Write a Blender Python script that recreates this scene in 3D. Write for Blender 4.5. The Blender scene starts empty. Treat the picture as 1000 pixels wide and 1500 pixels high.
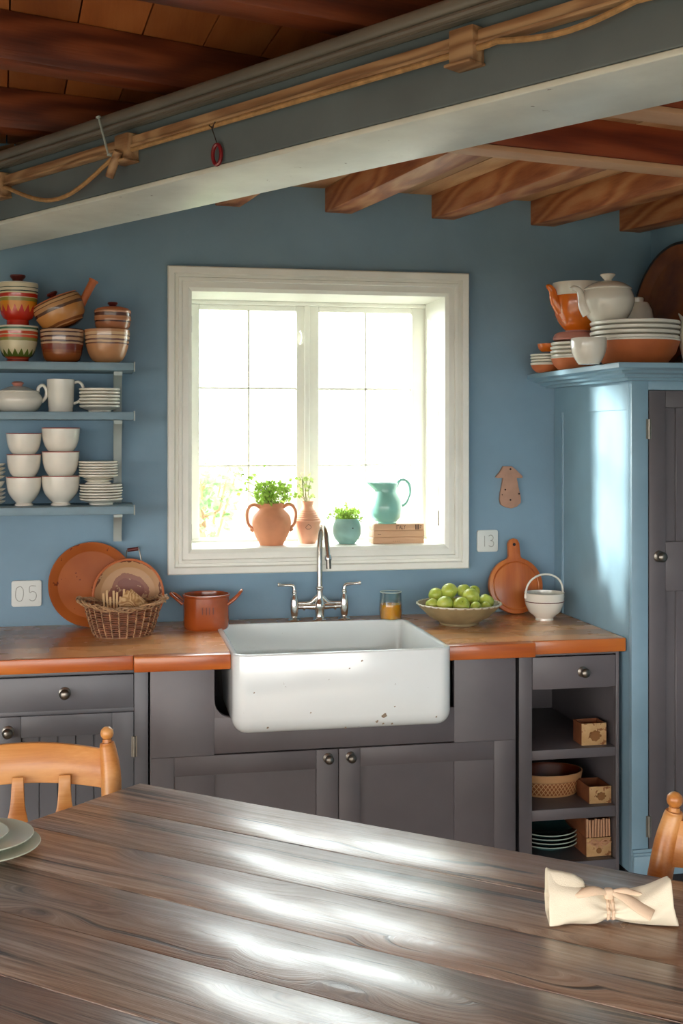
import bpy, bmesh, math, random
from mathutils import Vector, Matrix, noise
random.seed(7)
C = bpy.context.scene.collection
PI = math.pi
F, YAW, HOR, CAMH, D = 1750.0, math.radians(11.3), 635.0, 1.54, 3.97
SA, CA = math.sin(YAW), math.cos(YAW)

def ray(px, py):
    u = (px-500)/F; v = (HOR-py)/F
    return Vector((SA+u*CA, CA-u*SA, v))
def at(px, py, y):
    d = ray(px, py); t = (y+D)/d.y
    return Vector((d.x*t, y, CAMH+d.z*t))
def on(px, py, z):
    d = ray(px, py); t = (z-CAMH)/d.z
    return Vector((d.x*t, -D+d.y*t, z))
def X(px, y): return at(px, 700, y).x
def Z(px, py, y): return at(px, py, y).z
def dep(px, y): return (y+D)/ray(px, 700).y
def S(n, px, y): return n*dep(px, y)/F

def lin(h):
    h = h.lstrip('#'); r = []
    for i in (0, 2, 4):
        c = int(h[i:i+2], 16)/255
        r.append(c/12.92 if c <= .04045 else ((c+.055)/1.055)**2.4)
    return (*r, 1)

# ---------------------------------------------------------------- mesh helpers
def BM(): return bmesh.new()
def box(bm, x0, x1, y0, y1, z0, z1, bev=0.0, M=None, seg=2):
    b = bmesh.new()
    bmesh.ops.create_cube(b, size=1)
    for v in b.verts:
        v.co = Vector(((x0+x1)/2+v.co.x*(x1-x0), (y0+y1)/2+v.co.y*(y1-y0), (z0+z1)/2+v.co.z*(z1-z0)))
    if bev: bmesh.ops.bevel(b, geom=b.edges[:], offset=bev, segments=seg, profile=.5, affect='EDGES')
    join(bm, b, M)
def join(bm, b, M=None):
    me = bpy.data.meshes.new('tmp'); 
    if M is not None: bmesh.ops.transform(b, matrix=M, verts=b.verts)
    b.to_mesh(me); b.free(); bm.from_mesh(me); bpy.data.meshes.remove(me)
def hexa(bm, pts):
    """8 points: bottom 4 loop, top 4 loop"""
    v = [bm.verts.new(p) for p in pts]
    for f in ((0,1,2,3), (7,6,5,4), (0,4,5,1), (1,5,6,2), (2,6,7,3), (3,7,4,0)):
        bm.faces.new([v[i] for i in f])
def spl(p, n=5):
    out = []
    P_ = [p[0]] + list(p) + [p[-1]]
    P_ = [Vector(q) for q in P_]
    for i in range(1, len(P_)-2):
        a, b, c, d = P_[i-1], P_[i], P_[i+1], P_[i+2]
        for k in range(n):
            t = k/n
            out.append(.5*((2*b)+(c-a)*t+(2*a-5*b+4*c-d)*t*t+(3*b-a-3*c+d)*t**3))
    out.append(P_[-1].copy())
    return out
def lathe(bm, prof, seg=40, M=None, sx=1, sy=1, fn=None, smooth=0):
    if smooth: prof = [(max(0, q.x), q.y) for q in spl([(a, b) for a, b in prof], smooth)]
    b = bmesh.new(); rings = []
    for i, (r, z) in enumerate(prof):
        if r < 1e-5: rings.append([b.verts.new((0, 0, z))]); continue
        ring = []
        for k in range(seg):
            a = 2*PI*k/seg
            x, y, zz = r*math.cos(a)*sx, r*math.sin(a)*sy, z
            if fn: x, y, zz = fn(a, i, x, y, zz)
            ring.append(b.verts.new((x, y, zz)))
        rings.append(ring)
    for p, q in zip(rings, rings[1:]):
        for k in range(seg):
            k2 = (k+1) % seg
            if len(p) == 1 and len(q) == 1: break
            if len(p) == 1: b.faces.new((p[0], q[k2], q[k]))
            elif len(q) == 1: b.faces.new((p[k], p[k2], q[0]))
            else: b.faces.new((p[k], p[k2], q[k2], q[k]))
    bmesh.ops.recalc_face_normals(b, faces=b.faces)
    join(bm, b, M)
def tube(bm, pts, r, seg=10, closed=False, sm=0, flat=1.0, up=None):
    pts = [Vector(p) for p in pts]
    if sm:
        if isinstance(r, (list, tuple)):
            rr = spl([(a, 0) for a in r], sm); r = [q.x for q in rr]
        pts = spl(pts, sm)
    n = len(pts)
    rs = r if isinstance(r, (list, tuple)) else [r]*n
    b = bmesh.new(); rings = []
    T0 = None; N = None
    for i in range(n):
        if closed: t = (pts[(i+1) % n]-pts[i-1])
        else: t = pts[min(i+1, n-1)]-pts[max(i-1, 0)]
        t.normalize()
        if N is None:
            ref = Vector(up) if up else (Vector((0, 0, 1)) if abs(t.z) < .9 else Vector((0, 1, 0)))
            N = (ref-t*ref.dot(t)).normalized()
        else:
            N = (N-t*N.dot(t)).normalized()
        B = t.cross(N)
        rings.append([b.verts.new(pts[i]+(N*math.cos(2*PI*k/seg)*flat+B*math.sin(2*PI*k/seg))*rs[i]) for k in range(seg)])
    m = n if closed else n-1
    for i in range(m):
        p, q = rings[i], rings[(i+1) % n]
        for k in range(seg):
            b.faces.new((p[k], p[(k+1) % seg], q[(k+1) % seg], q[k]))
    if not closed:
        b.faces.new(rings[0][::-1]); b.faces.new(rings[-1])
    bmesh.ops.recalc_face_normals(b, faces=b.faces)
    join(bm, b)
def prism(bm, outline, h, M=None, bev=0):
    """outline in local XY extruded up z by h"""
    b = bmesh.new()
    v = [b.verts.new((p[0], p[1], 0)) for p in outline]
    f = b.faces.new(v)
    r = bmesh.ops.extrude_face_region(b, geom=[f])
    for e in r['geom']:
        if isinstance(e, bmesh.types.BMVert): e.co.z += h
    bmesh.ops.recalc_face_normals(b, faces=b.faces)
    if bev:
        es = [e for e in b.edges if abs(e.verts[0].co.z-e.verts[1].co.z) < 1e-6]
        bmesh.ops.bevel(b, geom=es, offset=bev, segments=2, profile=.5, affect='EDGES')
    join(bm, b, M)
def leaf(bm, c, n, s, rnd=random, w=.55):
    d = Vector((rnd.gauss(0, 1), rnd.gauss(0, 1), rnd.gauss(0, .8)+n)).normalized()
    q = d.cross(Vector((rnd.gauss(0, 1), rnd.gauss(0, 1), rnd.gauss(0, 1)))).normalized()
    k = d.cross(q)
    c = Vector(c)
    a = bm.verts.new(c); t = bm.verts.new(c+d*s)
    l = bm.verts.new(c+d*s*.5+q*s*w*.5+k*s*.12); r = bm.verts.new(c+d*s*.5-q*s*w*.5+k*s*.12)
    bm.faces.new((a, l, t)); bm.faces.new((a, t, r))

def obj(name, bm, m, parent=None, loc=None, rot=None, ang=38, mod=None):
    me = bpy.data.meshes.new(name)
    for f in bm.faces: f.smooth = True
    bm.to_mesh(me); bm.free()
    try: me.set_sharp_from_angle(angle=math.radians(ang))
    except Exception: pass
    me.materials.append(m)
    o = bpy.data.objects.new(name, me); C.objects.link(o)
    if parent is not None: o.parent = parent
    if loc is not None: o.location = loc
    if rot is not None: o.rotation_euler = rot
    return o
def tag(o, label, cat, group=None, kind=None):
    o['label'] = label; o['category'] = cat
    if group: o['group'] = group
    if kind: o['kind'] = kind
    return o
def thing(name, label, cat, loc=(0, 0, 0), rot=(0, 0, 0), group=None):
    o = bpy.data.objects.new(name, None); C.objects.link(o)
    o.location = loc; o.rotation_euler = rot; o.empty_display_size = .02
    return tag(o, label, cat, group)
def struct(name, bm, m, parent=None, **k):
    o = obj(name, bm, m, parent, **k)
    if parent is None: o['kind'] = 'structure'
    return o
def dup(root, loc, rot=None, label=None, group=None):
    r = root.copy(); C.objects.link(r); r.location = loc
    if rot is not None: r.rotation_euler = rot
    if label: r['label'] = label
    if group: r['group'] = group
    for ch in list(root.children):
        c = ch.copy(); C.objects.link(c); c.parent = r
        for g in list(ch.children):
            e = g.copy(); C.objects.link(e); e.parent = c
    return r
def RX(a): return Matrix.Rotation(a, 4, 'X')
def RY(a): return Matrix.Rotation(a, 4, 'Y')
def RZ(a): return Matrix.Rotation(a, 4, 'Z')
def TR(*p): return Matrix.Translation(Vector(p if len(p) == 3 else p[0]))

# ---------------------------------------------------------------- materials
class NT:
    def __init__(s, name):
        s.m = bpy.data.materials.new(name); s.m.use_nodes = True
        s.t = s.m.node_tree; s.b = s.t.nodes['Principled BSDF']; s.out = s.t.nodes['Material Output']
        s.tc = s.n('ShaderNodeTexCoord')
    def n(s, typ, **kw):
        x = s.t.nodes.new(typ)
        for k, v in kw.items(): setattr(x, k, v)
        return x
    def l(s, a, b): s.t.links.new(a, b)
    def mapn(s, scale=(1, 1, 1), src=None, rot=(0, 0, 0)):
        x = s.n('ShaderNodeMapping'); x.inputs['Scale'].default_value = scale; x.inputs['Rotation'].default_value = rot
        s.l(src or s.tc.outputs['Object'], x.inputs[0]); return x.outputs[0]
    def noise(s, vec, scale, detail=4, rough=.55, dist=0):
        x = s.n('ShaderNodeTexNoise'); x.inputs['Scale'].default_value = scale; x.inputs['Detail'].default_value = detail
        x.inputs['Roughness'].default_value = rough; x.inputs['Distortion'].default_value = dist
        s.l(vec, x.inputs['Vector']); return x.outputs[0]
    def math(s, op, a, b=None, c=None, clamp=False):
        x = s.n('ShaderNodeMath', operation=op); x.use_clamp = clamp
        for i, q in enumerate((a, b, c)):
            if q is None: continue
            if isinstance(q, (int, float)): x.inputs[i].default_value = q
            else: s.l(q, x.inputs[i])
        return x.outputs[0]
    def ramp(s, fac, stops, const=False):
        x = s.n('ShaderNodeValToRGB'); cr = x.color_ramp
        if const: cr.interpolation = 'CONSTANT'
        while len(cr.elements) < len(stops): cr.elements.new(.5)
        for e, (p, c) in zip(cr.elements, sorted(stops, key=lambda q: q[0])):
            e.position = max(0, min(1, p)); e.color = lin(c) if isinstance(c, str) else (*c[:3], 1)
        s.l(fac, x.inputs[0]); return x.outputs[0]
    def mix(s, fac, a, b, mode='MIX'):
        x = s.n('ShaderNodeMix', data_type='RGBA', blend_type=mode)
        for i, q in ((0, fac), (6, a), (7, b)):
            if isinstance(q, (int, float)): x.inputs[i].default_value = q
            elif isinstance(q, str): x.inputs[i].default_value = lin(q)
            elif isinstance(q, tuple): x.inputs[i].default_value = (*q[:3], 1)
            else: s.l(q, x.inputs[i])
        return x.outputs[2]
    def bump(s, h, strength=.2, dist=.01):
        x = s.n('ShaderNodeBump'); x.inputs['Strength'].default_value = strength; x.inputs['Distance'].default_value = dist
        s.l(h, x.inputs['Height']); s.l(x.outputs[0], s.b.inputs['Normal']); return x
    def set(s, **kw):
        for k, v in kw.items():
            s.b.inputs[k.replace('_', ' ')].default_value = v
    def sep(s, vec=None):
        x = s.n('ShaderNodeSeparateXYZ'); s.l(vec or s.tc.outputs['Object'], x.inputs[0]); return x.outputs

def paint(name, col, rough=.5, var=.06, scale=6, bump=.05, bscale=60, coat=0, chips=None, metal=0, spec=.5):
    t = NT(name); v = t.tc.outputs['Object']
    c = lin(col) if isinstance(col, str) else col
    dk = tuple(q*(1-var*2) for q in c[:3]); lt = tuple(min(1, q*(1+var)) for q in c[:3])
    nz = t.noise(v, scale, 5)
    cc = t.ramp(nz, [(.3, dk), (.7, lt)])
    if chips:
        n2 = t.noise(v, chips[0], 6, .7)
        f = t.ramp(n2, [(chips[1], (0, 0, 0)), (chips[1]+.015, (1, 1, 1))])
        cc = t.mix(f, cc, chips[2])
    t.l(cc, t.b.inputs['Base Color'])
    t.set(Roughness=rough, Metallic=metal, Coat_Weight=coat, Coat_Roughness=.08, Specular_IOR_Level=spec)
    if bump: t.bump(t.noise(v, bscale, 3), bump, .003)
    return t.m

def wood(name, dark, mid, light, axis='x', gscale=1.0, rough=.45, bump=.3, island=False, coat=0, cath=18, knots=False, contrast=1.0, src='Object'):
    t = NT(name); v = t.tc.outputs[src]
    if island:
        g = t.n('ShaderNodeNewGeometry'); r = g.outputs['Random Per Island']
        cmb = t.n('ShaderNodeCombineXYZ'); q = t.math('MULTIPLY', r, 17.3); t.l(q, cmb.inputs[0]); t.l(t.math('MULTIPLY', r, 7.1), cmb.inputs[1]); t.l(q, cmb.inputs[2])
        ad = t.n('ShaderNodeVectorMath', operation='ADD'); t.l(v, ad.inputs[0]); t.l(cmb.outputs[0], ad.inputs[1]); v = ad.outputs[0]
    i = 'xyz'.index(axis)
    def sc(al, ac): q = [ac*gscale]*3; q[i] = al*gscale; return tuple(q)
    low = t.noise(t.mapn(sc(1.1, 5.5), v), 1, 2, .5)
    med = t.noise(t.mapn(sc(2.5, 28), v), 1, 5, .6, .4)
    fine = t.noise(t.mapn(sc(9, 190), v), 1, 3, .6)
    ring = t.math('SINE', t.math('MULTIPLY', low, cath*4.0))
    ring = t.math('MULTIPLY_ADD', ring, .5, .5)
    g = t.math('ADD', t.math('MULTIPLY', ring, .38), t.math('ADD', t.math('MULTIPLY', med, .42), t.math('MULTIPLY', fine, .3)))
    blot = t.noise(v, 2.2*gscale, 3)
    a = .5-.2/contrast; b = .5+.2/contrast
    col = t.ramp(g, [(a, dark), (.5, mid), (b, light)])
    col = t.mix(t.math('MULTIPLY', blot, .5), col, lin(dark)[:3] if isinstance(dark, str) else dark)
    h = g
    if knots:
        vo = t.n('ShaderNodeTexVoronoi'); vo.inputs['Scale'].default_value = 1
        t.l(t.mapn(sc(1.3, 4.2), v), vo.inputs['Vector'])
        kd = t.math('SUBTRACT', 1, t.math('MULTIPLY', vo.outputs['Distance'], 9, clamp=True), clamp=True)
        col = t.mix(t.math('MULTIPLY', kd, .85), col, dark)
        kr = t.math('SINE', t.math('MULTIPLY', vo.outputs['Distance'], 150))
        fall = t.math('SUBTRACT', 1, t.math('MULTIPLY', vo.outputs['Distance'], 3.5, clamp=True), clamp=True)
        h = t.math('ADD', h, t.math('MULTIPLY', t.math('MULTIPLY', kr, fall), .25))
        h = t.math('SUBTRACT', h, t.math('MULTIPLY', kd, .8))
    if island:
        hs = t.n('ShaderNodeHueSaturation'); t.l(col, hs.inputs['Color'])
        t.l(t.math('MULTIPLY_ADD', r, .5, .75), hs.inputs['Value']); col = hs.outputs[0]
    t.l(col, t.b.inputs['Base Color'])
    rr = t.math('MULTIPLY_ADD', t.noise(v, 5, 3), .3, rough-.15, clamp=True)
    t.l(rr, t.b.inputs['Roughness'])
    t.set(Coat_Weight=coat, Coat_Roughness=.12)
    t.bump(h, bump, .004)
    return t.m

def bands(name, h, stops, rough=.25, coat=.5, zig=None):
    """stripes round a turned pot, by height; zig=(z, amp, count, below colour)"""
    t = NT(name); o = t.sep()
    z = o[2]
    wob = t.math('MULTIPLY', t.math('SUBTRACT', t.noise(t.tc.outputs['Object'], 14, 2), .5), .006)
    f = t.math('DIVIDE', t.math('ADD', z, wob), h)
    col = t.ramp(f, stops, True)
    if zig:
        a = t.math('ARCTAN2', o[1], o[0])
        pp = t.math('PINGPONG', t.math('MULTIPLY', a, zig[2]/(2*PI)), .5)
        lim = t.math('MULTIPLY_ADD', pp, zig[1]*2, zig[0])
        k = t.math('LESS_THAN', z, lim)
        if len(zig) > 4: k = t.math('MULTIPLY', k, t.math('GREATER_THAN', z, zig[4]))
        col = t.mix(k, col, zig[3])
    sp = t.noise(t.tc.outputs['Object'], 40, 3)
    col = t.mix(t.math('MULTIPLY', sp, .15), col, '#5a3a22')
    t.l(col, t.b.inputs['Base Color'])
    t.set(Roughness=rough, Coat_Weight=coat, Coat_Roughness=.05)
    return t.m
def metal(name, col, rough=.25, var=.15):
    t = NT(name); v = t.tc.outputs['Object']
    n = t.noise(v, 30, 4)
    c = lin(col)
    t.l(t.ramp(n, [(.3, tuple(q*(1-var) for q in c[:3])), (.7, c)]), t.b.inputs['Base Color'])
    t.l(t.math('MULTIPLY_ADD', n, .2, rough-.1), t.b.inputs['Roughness']); t.set(Metallic=1.0)
    return t.m

def leafm(name, col):
    t = NT(name); c = lin(col); n = t.noise(t.tc.outputs['Object'], 40, 2)
    cc = t.ramp(n, [(.3, tuple(q*.6 for q in c[:3])), (.7, c)])
    d = t.n('ShaderNodeBsdfDiffuse'); r = t.n('ShaderNodeBsdfTranslucent'); x = t.n('ShaderNodeMixShader'); x.inputs[0].default_value = .5
    t.l(cc, d.inputs[0]); t.l(cc, r.inputs[0]); t.l(d.outputs[0], x.inputs[1]); t.l(r.outputs[0], x.inputs[2]); t.l(x.outputs[0], t.out.inputs[0])
    return t.m
M = {}
M['wall'] = paint('wall_paint', '#7e9cb0', .75, .06, 3, .12, 90)
M['shelf'] = paint('shelf_paint', '#7893a1', .5, .07, 8, .06)
M['bracket'] = paint('bracket_paint', '#aab4b0', .5, .05, 8, .05)
M['cupb'] = paint('cupboard_paint', '#87a8ba', .38, .06, 5, .05, 40)
M['white'] = paint('window_paint', '#e9e9e0', .42, .04, 5, .08, 50, chips=(14, .735, '#b5a98f'))
M['grey'] = paint('cabinet_paint', '#625d60', .4, .07, 5, .05, 40)
M['grey2'] = paint('cabinet_paint_cool', '#5d5e64', .4, .07, 5, .05, 40)
M['dark'] = paint('black_and_gap_shade', '#1c1b20', .7, .05)  # black of plinth and tray rim, also painted shade in the door gap
M['beam'] = paint('beam_lit_paint', '#d8ded6', .36, .1, 4, .3, 25, chips=(24, .665, '#5d5a50'))  # underside paint, the light falling on it is put into its tone
M['beamface'] = paint('beam_shade_paint', '#626d71', .45, .1, 4, .2, 25, chips=(60, .70, '#2d2a28'))  # front paint, darkened to carry the shade on that side
M['enamel'] = paint('enamel', '#e6ecec', .16, .02, 3, 0, coat=.6, chips=(38, .70, '#7d6f62'))
M['crock'] = paint('white_glaze', '#e4e0d4', .2, .03, 9, 0, coat=.5)
M['crock_line'] = paint('plate_glaze', '#dedacd', .28, .04, 9, 0, coat=.3)
M['pinkrim'] = paint('pink_glaze', '#a5493f', .3, .05, 9, 0)
M['pinkclay'] = paint('dusty_pink_glaze', '#c08273', .4, .05)
M['terra'] = paint('terracotta', '#d08c66', .7, .1, 9, .15, 70)
M['terra2'] = paint('pale_terracotta', '#d69e80', .75, .1, 9, .15, 70)
M['terrabase'] = paint('orange_clay', '#c0693a', .55, .08, 12, .08)
M['teal'] = paint('teal_glaze', '#82bbae', .3, .08, 8, .05, coat=.4)
M['tealpot'] = paint('teal_matt', '#8fb8b0', .6, .1, 12, .1)
M['tealplate'] = paint('deep_teal_glaze', '#3f6b6b', .25, .06, coat=.5)
M['tealrim'] = paint('pale_rim', '#b9c8bd', .3, .05)
M['orange'] = paint('orange_glaze', '#de701c', .2, .06, 9, 0, coat=.7)
M['potred'] = paint('rust_enamel', '#a04a1c', .25, .12, 9, .03, coat=.5)
M['maroon'] = paint('maroon_knob', '#5c1d18', .35, .1)
M['leaf'] = leafm('leaf', '#a8c95c')
M['leaf2'] = leafm('leaf_yellow', '#b3c478')
M['stem'] = paint('stem', '#6f7a3a', .7, .1)
M['chrome'] = metal('nickel', '#dcd8d2', .2)
M['pewter'] = metal('pewter', '#8a857d', .32, .3)
M['hinge'] = metal('hinge_steel', '#9c968c', .4, .25)
M['apple'] = None
M['plastic'] = paint('plate_plastic', '#d5dad6', .4, .02)
M['engrave'] = paint('engraved_line', '#a3a6a0', .6, .02)
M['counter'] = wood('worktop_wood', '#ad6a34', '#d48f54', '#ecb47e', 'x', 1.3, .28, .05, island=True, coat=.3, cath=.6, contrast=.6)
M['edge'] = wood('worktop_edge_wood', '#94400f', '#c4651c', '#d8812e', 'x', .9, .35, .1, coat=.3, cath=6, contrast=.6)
M['joist'] = wood('joist_wood', '#7d3a1c', '#b87242', '#d19a68', 'y', 1.1, .5, .3, cath=12, contrast=.7)
M['redjoist'] = wood('red_joist_wood', '#5a1c0a', '#8a3a1a', '#a9522a', 'x', 1.0, .5, .35, cath=10, contrast=.7)
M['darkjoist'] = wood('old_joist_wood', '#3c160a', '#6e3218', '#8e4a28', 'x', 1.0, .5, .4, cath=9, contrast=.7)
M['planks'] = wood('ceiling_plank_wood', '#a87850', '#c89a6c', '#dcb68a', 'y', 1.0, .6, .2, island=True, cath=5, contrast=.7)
M['planks_dark'] = wood('orange_lit_plank_wood', '#8a4a22', '#ac6632', '#be7a44', 'y', 1.0, .6, .2, island=True, cath=5, contrast=.6)  # orange lamplight on the near boards is put into this wood colour
M['floor'] = wood('floor_wood', '#9c8468', '#b8a084', '#cab498', 'x', 1.0, .5, .2, island=True)
M['chair'] = wood('chair_wood', '#b06a2c', '#cc8c48', '#dfa664', 'x', 1.2, .4, .06, cath=5, coat=.2)
M['board'] = wood('cutting_board_wood', '#a34c16', '#c46a28', '#d6853e', 'z', 1.4, .4, .08, cath=5, coat=.2, contrast=.6)
M['crate'] = wood('pale_wood', '#b98a66', '#cda07c', '#dcb490', 'x', 1.4, .6, .05, cath=3, contrast=.5)
M['stick'] = wood('stick_wood', '#96683c', '#c39a62', '#dcb988', 'z', 3.0, .6, .1)
M['tan'] = wood('tan_batten', '#7d5a3c', '#a07c5a', '#b8966f', 'x', 1.2, .5, .1)
M['mould'] = paint('moulding_paint', '#6c675e', .35, .1, 8, .1)
M['rope'] = paint('rope', '#b08a5c', .9, .15, 60, .5, 200)
M['wicker'] = paint('wicker', '#7c4a2e', .6, .3, 60, .3, 150)
M['wicker_l'] = paint('wicker_light', '#b08a64', .6, .3, 60, .3, 150)
M['text'] = paint('stamp_ink', '#5a4030', .7, .05)
M['red'] = paint('red_lacquer', '#7c1620', .3, .05, coat=.4)
M['board_pink'] = paint('clay_board', '#b38a74', .7, .06, 30, .1, 120)
M['hole'] = paint('pin_hole', '#2a1a18', .8, .02)
M['cloth'] = paint('linen', '#e6dcc4', .85, .03, 20, .2, 600)
M['cloth2'] = paint('linen_ribbon', '#dfc5a8', .85, .03, 20, .2, 600)
M['tableplate'] = paint('sage_plate_glaze', '#c6cbb8', .3, .03, coat=.3)
M['bulb'] = paint('rim_line', '#c9c0aa', .4, .02)
SKY_BACK, SKY_FRONT, SUN, EXPO = 9.0, 14.0, 16.0, 0.0
def objw(name, bm, m, root, **k):
    """bm is in room coordinates; store it relative to the unrotated root"""
    bmesh.ops.translate(bm, vec=-Vector(root.location), verts=bm.verts)
    return obj(name, bm, m, root, **k)

# ================================================================ SETTING
XR = X(953, 0)                  # right wall
XL = -2.7
WT = .30
wx0, wx1 = X(275, 0), X(655, 0)
wz1 = (Z(275, 420, 0)+Z(655, 432, 0))/2; wz0 = (Z(275, 810, 0)+Z(655, 803, 0))/2
HC = 2.47
bm = BM()
box(bm, XL-.2, wx0, 0, WT, 0, HC+.1); box(bm, wx1, XR+.2, 0, WT, 0, HC+.1)
box(bm, wx0, wx1, 0, WT, 0, wz0); box(bm, wx0, wx1, 0, WT, wz1, HC+.1)
struct('wall_back', bm, M['wall'])
bm = BM(); box(bm, XR, XR+.2, -5.6, 0, 0, HC+.1); struct('wall_right', bm, M['wall'])
bm = BM(); box(bm, XL-.2, XL, -2.2, 0, 0, HC+.1); box(bm, XL-.2, XL, -5.6, -2.2, 1.8, HC+.1); struct('wall_left', bm, M['wall'])  # strip over the left opening is added to block high light
bm = BM(); box(bm, XL-.2, XR+.2, -5.7, -5.6, 1.8, HC+.1); struct('wall_front_light_block', bm, M['wall'])  # unseen wall strip added behind the camera to block high light
bm = BM()
x = XL-.2; 
while x < XR+.2:
    x2 = min(x+.16, XR+.2); y = -5.6
    box(bm, x+.001, x2-.001, -5.6, 0, -.03, 0); x = x2
struct('floor', bm, M['floor'])
bm = BM(); box(bm, -30, 30, -40, 40, -.4, -.3)
struct('ground', bm, paint('gravel_yard', '#4c4b3c', .9, .1, 3, .2)); 

# ---- ceiling: sloping boards near the window wall, level boards nearer the camera
VPJ = (0, 540)
J = ray(*VPJ).normalized()           # direction of the joists, towards the window wall
ca = at(476, 277, 0); cb_ = at(800, 297, 0); CSL = (ca.z-cb_.z)/(cb_.x-ca.x)
def ceil_z(px): return ca.z - CSL*(X(px, 0)-ca.x)
bm = BM()
pw = .145; n0 = -14
for i in range(-16, 17):
    xa = ca.x+i*pw; xb = xa+pw-.004
    za = ca.z-CSL*(xa-ca.x)+.002; zb = ca.z-CSL*(xb-ca.x)+.002
    A, B = Vector((xa, 0, za)), Vector((xb, 0, zb))
    L = 2.6/J.y
    hexa(bm, [A, B, B-J*L, A-J*L, A+Vector((0, 0, .02)), B+Vector((0, 0, .02)), B-J*L+Vector((0, 0, .02)), A-J*L+Vector((0, 0, .02))])
bmesh.ops.recalc_face_normals(bm, faces=bm.faces)
# clip to the room
bmesh.ops.bisect_plane(bm, geom=bm.verts[:]+bm.edges[:]+bm.faces[:], plane_co=(XR, 0, 0), plane_no=(1, 0, 0), clear_outer=True)
bmesh.ops.bisect_plane(bm, geom=bm.verts[:]+bm.edges[:]+bm.faces[:], plane_co=(XL, 0, 0), plane_no=(-1, 0, 0), clear_outer=True)
mceil = M['planks']
CEIL_BM = bm
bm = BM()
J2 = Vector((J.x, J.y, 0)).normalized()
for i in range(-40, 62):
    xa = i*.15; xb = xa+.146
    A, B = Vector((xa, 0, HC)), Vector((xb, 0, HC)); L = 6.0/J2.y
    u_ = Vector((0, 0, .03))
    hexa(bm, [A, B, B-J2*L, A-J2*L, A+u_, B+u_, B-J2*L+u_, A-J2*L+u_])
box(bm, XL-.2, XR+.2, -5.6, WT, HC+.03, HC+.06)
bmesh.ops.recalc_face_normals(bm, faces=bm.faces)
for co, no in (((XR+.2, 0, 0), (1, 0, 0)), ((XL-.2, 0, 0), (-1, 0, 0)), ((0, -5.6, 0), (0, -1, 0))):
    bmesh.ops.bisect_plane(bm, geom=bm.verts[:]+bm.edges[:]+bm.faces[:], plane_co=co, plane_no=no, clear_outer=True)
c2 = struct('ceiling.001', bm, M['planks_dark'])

# ---- joists by the window wall
jl = [((315, 301), 38, 1.2, 'short wooden joist end peeking below the painted beam, leftmost on the blue wall'),
      ((476, 311), 41, 1.14, 'honey brown wooden joist above the window, nearest the painted beam'),
      ((632, 320), 36, 1.13, 'honey brown wooden joist meeting the wall above the right window casing'),
      ((777, 330), 38, 1.2, 'honey brown wooden joist meeting the wall above the clay hook board'),
      ((907, 339), 34, 1.2, 'dark brown wooden joist in the corner above the tall cupboard')]
for (px, py), w, L, lab in jl:
    A = at(px, py, 0); wd = S(w, px, 0); h = ceil_z(px)-A.z+.004; L = 1.6
    bm = BM(); B = A+Vector((wd, 0, -.002)); u_ = Vector((0, 0, h)); q = L/J.y
    hexa(bm, [A, B, B-J*q, A-J*q, A+u_, B+u_, B-J*q+u_, A-J*q+u_])
    bmesh.ops.recalc_face_normals(bm, faces=bm.faces)
    bmesh.ops.bevel(bm, geom=[e for e in bm.edges if e.calc_length() > .5], offset=.004, segments=2, profile=.5, affect='EDGES')
    if px > 900:
        bmesh.ops.bisect_plane(bm, geom=bm.verts[:]+bm.edges[:]+bm.faces[:], plane_co=(XR, 0, 0), plane_no=(1, 0, 0), clear_outer=True)
    pa, pb_ = on(660, 205, 2.205), on(1000, 243, 2.205); pd = (pb_-pa).normalized(); pn = Vector((-pd.y, pd.x, 0))
    bmesh.ops.bisect_plane(bm, geom=bm.verts[:]+bm.edges[:]+bm.faces[:], plane_co=pa+pn*.061, plane_no=-pn, clear_outer=True)
    bmesh.ops.translate(bm, vec=-A, verts=bm.verts)
    tag(obj('ceiling_joist', bm, M['joist'], loc=A), lab, 'joist', 'joists by the window wall')

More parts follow.
